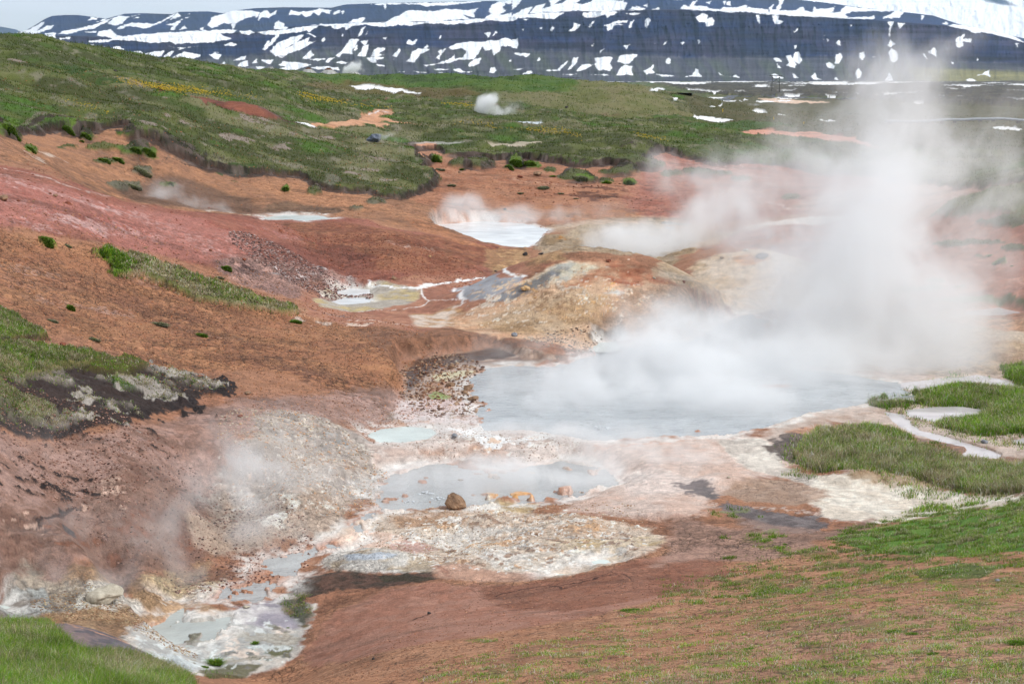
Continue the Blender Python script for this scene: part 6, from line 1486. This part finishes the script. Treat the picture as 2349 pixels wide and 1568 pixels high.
def pylon(px, py, Y, hpx, lab, legs=2, span_px=16):
    b = bear(px); g = float(gz(b * Y, Y)[0]); h = hpx * Y / F; sp = span_px * Y / F
    e = empty("power_pylon", (b * Y, Y, g), lab, "pylon", "timber pylons of the power line")
    for i in range(legs):
        x = (i - (legs - 1) / 2) * sp / max(legs - 1, 1)
        bm = bmesh.new(); cone_ring(bm, 8, .28, .2, -.3, h * .97, True, (x, 0)); bm_obj("pole", bm, M_dark, e)
    bm = bmesh.new(); box(bm, -sp * .85, sp * .85, -.16, .16, h * .92, h * .955); bm_obj("crossarm", bm, M_dark, e)
    for i in range(3):
        x = (i - 1) * sp * .78
        bm = bmesh.new(); cone_ring(bm, 6, .18, .18, h * .84, h * .92, True, (x, 0)); bm_obj("insulator", bm, M_steel, e)
    if legs == 2:
        bm = bmesh.new()
        for sgn in (-1, 1):
            for i in range(8):
                t0, t1 = i / 8, (i + 1) / 8
                xa, xb = sgn * sp * (t0 - .5), sgn * sp * (t1 - .5); za, zb = h * (.55 + .3 * t0), h * (.55 + .3 * t1)
                box(bm, min(xa, xb), max(xa, xb), -.07 + sgn * .08, .07 + sgn * .08, min(za, zb), max(za, zb))
        bm_obj("brace", bm, M_dark, e)
pylon(1772, 222, 1010, 40, "tall twin legged timber pylon left of the great steam column", 2, 17)
pylon(1307, 191, 1900, 19, "distant three legged pylon beyond the flat green hill", 3, 26)
pylon(563, 162, 900, 13, "small pylon peeking above the left crest", 2, 8)
for i, (x, y, Y0, hp, lab) in enumerate(((1657,261,520,6,"yellow marker post left of the snow patches"),(1774,275,480,5,"yellow marker post right of the middle snow patch"),(1843,286,450,4.5,"yellow marker post at the edge of the great steam"))):
    p = spot(x, y); Y0 = p.y; h = hp * 1.2 * Y0 / F
    e = empty("marker_post", p, lab, "marker post", "yellow marker posts on the plain")
    bm = bmesh.new(); box(bm, -.09, .09, -.09, .09, -.1, h); bm_obj("post", bm, M_flower, e)
    bm = bmesh.new(); box(bm, -.12, .12, -.12, .12, h, h + .12); bm_obj("post_cap", bm, M_steel, e)
# steel pipeline on the right plain
pA = spot(2030, 286); pB = spot(2420, 282)
e = empty("pipeline", (0, 0, 0), "silver pipeline running low across the plain at the right", "pipeline")
pts_ = []
for i in range(41):
    q = pA.lerp(pB, i / 40); pts_.append(Vector((q.x, q.y, float(gz(q.x, q.y)[0]) + 1.0)))
zs = np.array([q.z for q in pts_]); zs = np.convolve(np.pad(zs, 4, 'edge'), np.ones(9) / 9, 'valid')
for q, zz_ in zip(pts_, zs): q.z = zz_
bm = bmesh.new(); rings = []
dr = (pB - pA).normalized(); sd = Vector((-dr.y, dr.x, 0)).normalized(); up = Vector((0, 0, 1))
for q in pts_: rings.append([bm.verts.new(q + (sd * math.cos(a) + up * math.sin(a)) * .34) for a in np.linspace(0, 2 * math.pi, 12, endpoint=False)])
for r0_, r1_ in zip(rings[:-1], rings[1:]):
    for i in range(12): bm.faces.new((r0_[i], r0_[(i + 1) % 12], r1_[(i + 1) % 12], r1_[i]))
bm_obj("pipe", bm, M_steel, e, True)
for q in pts_[1::3]:
    bm = bmesh.new(); box(bm, q.x - .3, q.x + .3, q.y - .5, q.y + .5, q.z - 1.5, q.z - .32); bm_obj("support", bm, M_dark, e)
# road across the plain
def ribbon(name, sight, wd, mat, dz):
    W_ = [spot(*q) for q in sight]; V = []; Fc = []
    P2 = []
    for a_, b_2 in zip(W_[:-1], W_[1:]):
        for i in range(40): P2.append(a_.lerp(b_2, i / 40))
    P2.append(W_[-1])
    for i, q in enumerate(P2):
        d = (P2[min(i + 1, len(P2) - 1)] - P2[max(i - 1, 0)]); s_ = Vector((-d.y, d.x, 0)).normalized() * wd * .5
        z = float(max(gz([q.x, q.x + s_.x, q.x - s_.x], [q.y, q.y + s_.y, q.y - s_.y]))) + dz
        for v in (q - s_, q + s_): V.append((v.x, v.y, z))
        for v in (q - s_, q + s_): V.append((v.x, v.y, z - .25))
    for i in range(len(P2) - 1):
        a = i * 4
        Fc += [(a, a + 1, a + 5, a + 4), (a + 2, a, a + 4, a + 6), (a + 1, a + 3, a + 7, a + 5)]
    o = new_obj(name, V, Fc, mat); o['kind'] = 'structure'
ribbon("road", [(1560,218),(1680,220),(1820,225),(1960,229)], 6.5, soil_mat("grey asphalt", (84, 88, 98), (104, 108, 118), 1, .8, .01), .12)
# ---------------------------------------------------------------- steam and air
def steam(name, lab, puffs, dens, nscale, seed, stretch=(1, 1, .6), erode=.5, step=.35, white=1.0, group="steam rising from the hot ground", shear=0.0, foot=None):
    """puffs: (column, row, distance, half width, half height, half depth[m], amount) in sightings"""
    C_ = []
    for px, py, Y, rx, rz, ry, am in puffs:
        p = at(px, py, Y); C_.append((p, Vector((rx * 1.32 * Y / F, ry * 1.2, rz * 1.32 * Y / F)), am))
    org = C_[0][0].copy()
    bm = bmesh.new()
    for p, r, am in C_:
        e = bmesh.ops.create_icosphere(bm, subdivisions=2, radius=1.04)
        for v in e['verts']: v.co = Vector((v.co.x * r.x, v.co.y * r.y, v.co.z * r.z)) + p - org
    hull = bmesh.ops.convex_hull(bm, input=bm.verts[:], use_existing_faces=False)
    dead = [g for g in hull['geom_interior'] if isinstance(g, bmesh.types.BMVert)]
    bmesh.ops.delete(bm, geom=dead, context='VERTS')
    keep = set(hull['geom'])
    bmesh.ops.delete(bm, geom=[f for f in bm.faces if f not in keep], context='FACES_ONLY')
    bmesh.ops.delete(bm, geom=[e_ for e_ in bm.edges if not e_.link_faces], context='EDGES')
    bmesh.ops.recalc_face_normals(bm, faces=bm.faces[:])
    m, t, n = mat_new(name + " vapour")
    out = n('ShaderNodeOutputMaterial')
    vol = n('ShaderNodeVolumePrincipled'); vol.inputs['Color'].default_value = (white * .985, white * .993, white, 1); vol.inputs['Anisotropy'].default_value = 0.0
    t.links.new(vol.outputs[0], out.inputs['Volume'])
    tc = n('ShaderNodeTexCoord')
    def mt(op, a, b=None, c=None, clamp=False):
        nd = t.nodes.new('ShaderNodeMath'); nd.operation = op; nd.use_clamp = clamp
        for i, v in enumerate((a, b, c)):
            if v is None: continue
            if isinstance(v, bpy.types.NodeSocket): t.links.new(v, nd.inputs[i])
            else: nd.inputs[i].default_value = v
        return nd.outputs[0]
    wp = n('ShaderNodeVectorMath', operation='MULTIPLY_ADD')
    w0 = n('ShaderNodeTexNoise', {'Vector': tc.outputs['Object'], 'Scale': nscale * .55, 'Detail': 2.5})
    t.links.new(w0.outputs['Color'], wp.inputs[0]); a_ = 2.0 / nscale; wp.inputs[1].default_value = (a_, a_, a_)
    sub = n('ShaderNodeVectorMath', operation='ADD'); t.links.new(tc.outputs['Object'], sub.inputs[0]); sub.inputs[1].default_value = (-a_ * .5 + 0, -a_ * .5, -a_ * .5)
    t.links.new(sub.outputs[0], wp.inputs[2])
    mp = n('ShaderNodeMapping', {'Vector': wp.outputs[0], 'Scale': stretch, 'Location': (seed * 3.7, seed * 1.3, seed)})
    nz = n('ShaderNodeTexNoise', {'Vector': mp.outputs[0], 'Scale': nscale, 'Detail': 6.0, 'Roughness': .62})
    tot = None
    for p, r, am in C_:
        v1 = n('ShaderNodeVectorMath', operation='SUBTRACT'); t.links.new(wp.outputs[0], v1.inputs[0]); v1.inputs[1].default_value = tuple(p - org)
        v2 = n('ShaderNodeVectorMath', operation='MULTIPLY'); t.links.new(v1.outputs[0], v2.inputs[0]); v2.inputs[1].default_value = (1 / r.x, 1 / r.y, 1 / r.z)
        ln = n('ShaderNodeVectorMath', operation='LENGTH'); t.links.new(v2.outputs[0], ln.inputs[0])
        q = n('ShaderNodeMapRange', {'Value': ln.outputs['Value'], 'From Min': 1.0, 'From Max': .0, 'To Min': 0.0, 'To Max': am}, interpolation_type='SMOOTHSTEP')
        tot = q.outputs[0] if tot is None else mt('ADD', tot, q.outputs[0])
    # noise eats into the thin outer parts and leaves the core
    thr = mt('SUBTRACT', .60, mt('MULTIPLY', mt('MINIMUM', tot, 1.2), .4 * erode + .02))
    w_ = n('ShaderNodeMapRange', {'Value': mt('SUBTRACT', nz.outputs['Fac'], thr), 'From Min': -.05, 'From Max': .10, 'To Min': .10, 'To Max': 1.0}, interpolation_type='SMOOTHSTEP')
    d = mt('MULTIPLY', mt('MULTIPLY', mt('MINIMUM', tot, 1.5), w_.outputs[0]), dens)
    t.links.new(d, vol.inputs['Density'])
    m.cycles.volume_step_rate = step
    o = bm_obj(name, bm, m); o.location = org
    tag(o, lab, "steam", group)
    o['kind'] = 'stuff'
    return o
SP = "steam_plume"
steam(SP, "great white steam column rising from the big pool at the right", [
 (2090,150,78,150,70,4.0,.40),(2170,100,78,120,60,3.5,.24),(2260,90,79,90,40,3,.18),(1960,190,77,100,60,3,.3),(2050,240,76,170,100,4.5,.75),(2010,370,74,185,120,5,.95),(1975,500,72,190,130,5,1.05),(1960,620,71,215,130,5.5,1.15),
 (1930,740,70,280,110,6,1.0),(2090,700,72,210,120,5,.7),(1790,640,72,150,100,4,.5),(1880,850,68,330,110,6,.95),(1700,880,65,300,100,6,.95),(1540,850,66,220,90,4,.75),(1450,930,62,320,90,5,.9),(1220,930,61,250,75,4,.6),(1780,980,60,260,80,4,.9),
 (2280,600,74,170,160,5,.42),(2260,400,76,190,150,5,.48),(2240,270,78,180,110,5,.36),(1830,340,76,150,130,5,.38),(2130,860,68,240,100,5,.6),(1330,860,66,220,80,4,.5),(1640,740,71,190,110,4.5,.55),(2280,780,70,200,130,5,.42),(1720,560,74,130,110,4.5,.3),(2150,500,74,200,160,5,.4),(1600,960,62,330,70,5,.5),(1000,920,62,120,60,3,.35),(1740,420,78,150,140,4,.45),(1700,560,76,150,110,4,.4),(1800,250,78,110,110,4,.25)],
 .42, .34, 1, (1, 1, .75), .58, .18)
steam(SP, "low steam drifting behind the big central mound", [(1740,540,116,130,60,4,.6),(1500,600,110,140,40,3,.8),(1440,575,112,130,60,4,1.0),(1540,545,114,110,60,4,.9),(1390,600,110,90,40,3,.7),(1620,500,118,120,70,4,.7),(1700,470,122,110,60,5,.55),(1580,440,124,130,80,4,.4),(1660,390,126,150,80,4,.5),(1780,430,124,120,80,4,.5),(1520,400,128,110,60,4,.35),(1620,590,108,60,40,3,.5)],
 .5, .30, 2, (1, 1, .5), .5, .2)
steam(SP, "thin ragged steam over the white pool left of the ochre mound", [(1120,495,124,120,36,3,.75),(1030,485,124,60,32,3,.8),(1200,505,122,110,30,3,.6),(1300,495,124,110,34,3,.6),(1400,475,126,90,36,3,.55),(1500,430,130,70,50,3,.4)],
 .30, .35, 3, (1, 1, .5), .55, .2)
steam(SP, "dense steam puff boiling out of the lower left gully", [(540,1225,43.6,90,50,1.2,1.0),(560,1150,44,130,70,1.6,.95),(630,1080,45,170,80,1.8,.85),(550,1030,45.5,130,70,1.8,.5),(710,1040,47,150,70,2,.5),(650,970,47.5,150,60,2,.4),(470,1120,43,110,90,1.6,.5),(420,1220,42,120,70,1.4,.5),(770,1120,46,130,70,1.6,.4),(630,1240,43.5,140,60,1.3,.5)],
 .85, .5, 4, (1, 1, .7), .45, .22)
steam(SP, "ragged wisps rising off the left half of the big pool", [(1160,900,62,70,60,1.6,.5),(1260,870,63,80,70,1.8,.6),(1370,830,64,90,80,2,.7),(1460,780,66,90,90,2.2,.7),(1540,720,68,90,90,2.4,.65),(1620,780,66,110,100,2.4,.7),(1330,930,59,140,50,1.8,.6),(1520,900,60,150,70,2,.7),(1680,900,60,140,80,2,.7)],
 .7, .7, 14, (1, 1, .75), .8, .22)
steam(SP, "faint steam trailing over the rocky ground at the lower left", [(420,1330,40.5,140,60,1.5,.55),(200,1330,37.5,150,60,1.5,.5),(250,1200,40,190,70,1.8,.55),(80,1240,38,160,70,1.6,.45),(130,1370,36.5,160,60,1.5,.6),(330,1270,40,150,70,1.6,.5),(60,1000,42,110,70,1.6,.35),(400,1100,42.5,120,60,1.5,.35)],
 .8, .75, 5, (1, 1, .6), .5, .25)
steam(SP, "steam lying over the grey pool in the centre front", [(1080,1010,55,240,55,2.4,.55),(1380,1010,55,280,60,2.6,.7),(1250,1120,48.5,240,60,2.2,.7),(1050,1150,47.5,180,50,2,.45),(1500,1130,50,160,60,2.2,.35),(820,1120,48,120,50,2,.5),(950,1100,49,180,50,2.2,.7),(1150,1090,49,180,55,2.2,.6),(1330,1080,50,200,60,2.4,.75),(1450,1040,52,200,60,2.6,.7),(1560,1080,51,170,60,2.2,.4),(880,950,54,110,50,2,.25),(1250,1010,54,260,40,2.4,.45)],
 .66, .6, 6, (1, 1, .6), .45, .25)
steam(SP, "thin vapour over the lower mud stream", [(640,1300,43,150,60,1.5,.6),(780,1290,43.5,120,50,1.4,.6),(560,1370,41,130,40,1.3,.35),(880,1320,42.5,90,40,1.2,.35)],
 .8, .9, 7, (1, 1, .6), .5, .3)
steam(SP, "small steam puff behind the red ridge at the left", [(350,455,109,36,30,2.0,1.0),(390,435,110,50,40,2.2,.6),(430,470,110,70,22,2.2,.6),(500,485,111,80,14,2.2,.5),(560,488,111,60,12,2,.4)],
 .5, .5, 8, (1, 1, .6), .5, .3)
steam(SP, "white steam puff rising from the middle of the meadow", [(1103,248,300,17,22,3.0,1.2),(1118,236,300,26,18,3.5,1.1),(1125,226,300,26,14,3.5,.7),(1142,256,302,34,14,3.5,.7),(1175,248,304,36,26,3.5,.25)],
 .75, .8, 9, (1, 1, .7), .8, .3)
steam(SP, "wisp of steam behind the blue grey boulder", [(880,316,168,18,8,1.6,.9),(895,311,169,20,9,1.8,.6),(915,322,170,50,10,2,.25)],
 .6, .6, 10, (1, 1, .7), .5, .4)
steam(SP, "steam puff beside the domes on the far crest", [(793,165,556,9,10,3,1.2),(806,156,556,18,12,4,1.3),(818,150,556,16,12,4,1.1),(812,160,558,26,10,4,.7)],
 .5, .5, 11, (1, 1, .7), .6, .4)
steam(SP, "thin low vapour on the crest right of the flower band", [(565,160,395,26,7,3,.6),(600,165,395,30,6,3,.4)],
 .25, .3, 12, (1, 1, .7), .4, .5)
steam(SP, "light vapour above the foot of the big mound", [(1060,820,68,110,34,2,.4),(1180,800,70,150,40,2.4,.5),(1330,800,70,120,45,2.2,.5),(1480,760,70,110,80,2.4,.75),(1560,720,72,110,70,2.6,.7),(1650,760,70,110,70,2.5,.7),(1620,660,76,130,80,3,.55),(1720,620,80,120,90,3.5,.5),(1450,700,72,90,60,2.4,.4)],
 .36, .5, 13, (1, 1, .6), .45, .25)

# the air itself
bm = bmesh.new(); box(bm, -16000, 16000, -400, 16500, -60, 1250)
m, t, n = mat_new("far air")
out = n('ShaderNodeOutputMaterial'); v = n('ShaderNodeVolumePrincipled')
v.inputs['Color'].default_value = (.55, .78, 1.0, 1); v.inputs['Density'].default_value = 2.7e-5; v.inputs['Anisotropy'].default_value = 0.0
t.links.new(v.outputs[0], out.inputs['Volume'])
hz_ = bm_obj("haze", bm, m); hz_['kind'] = 'stuff'; hz_['label'] = "thin blue air fading the far mountains"; hz_['category'] = "haze"
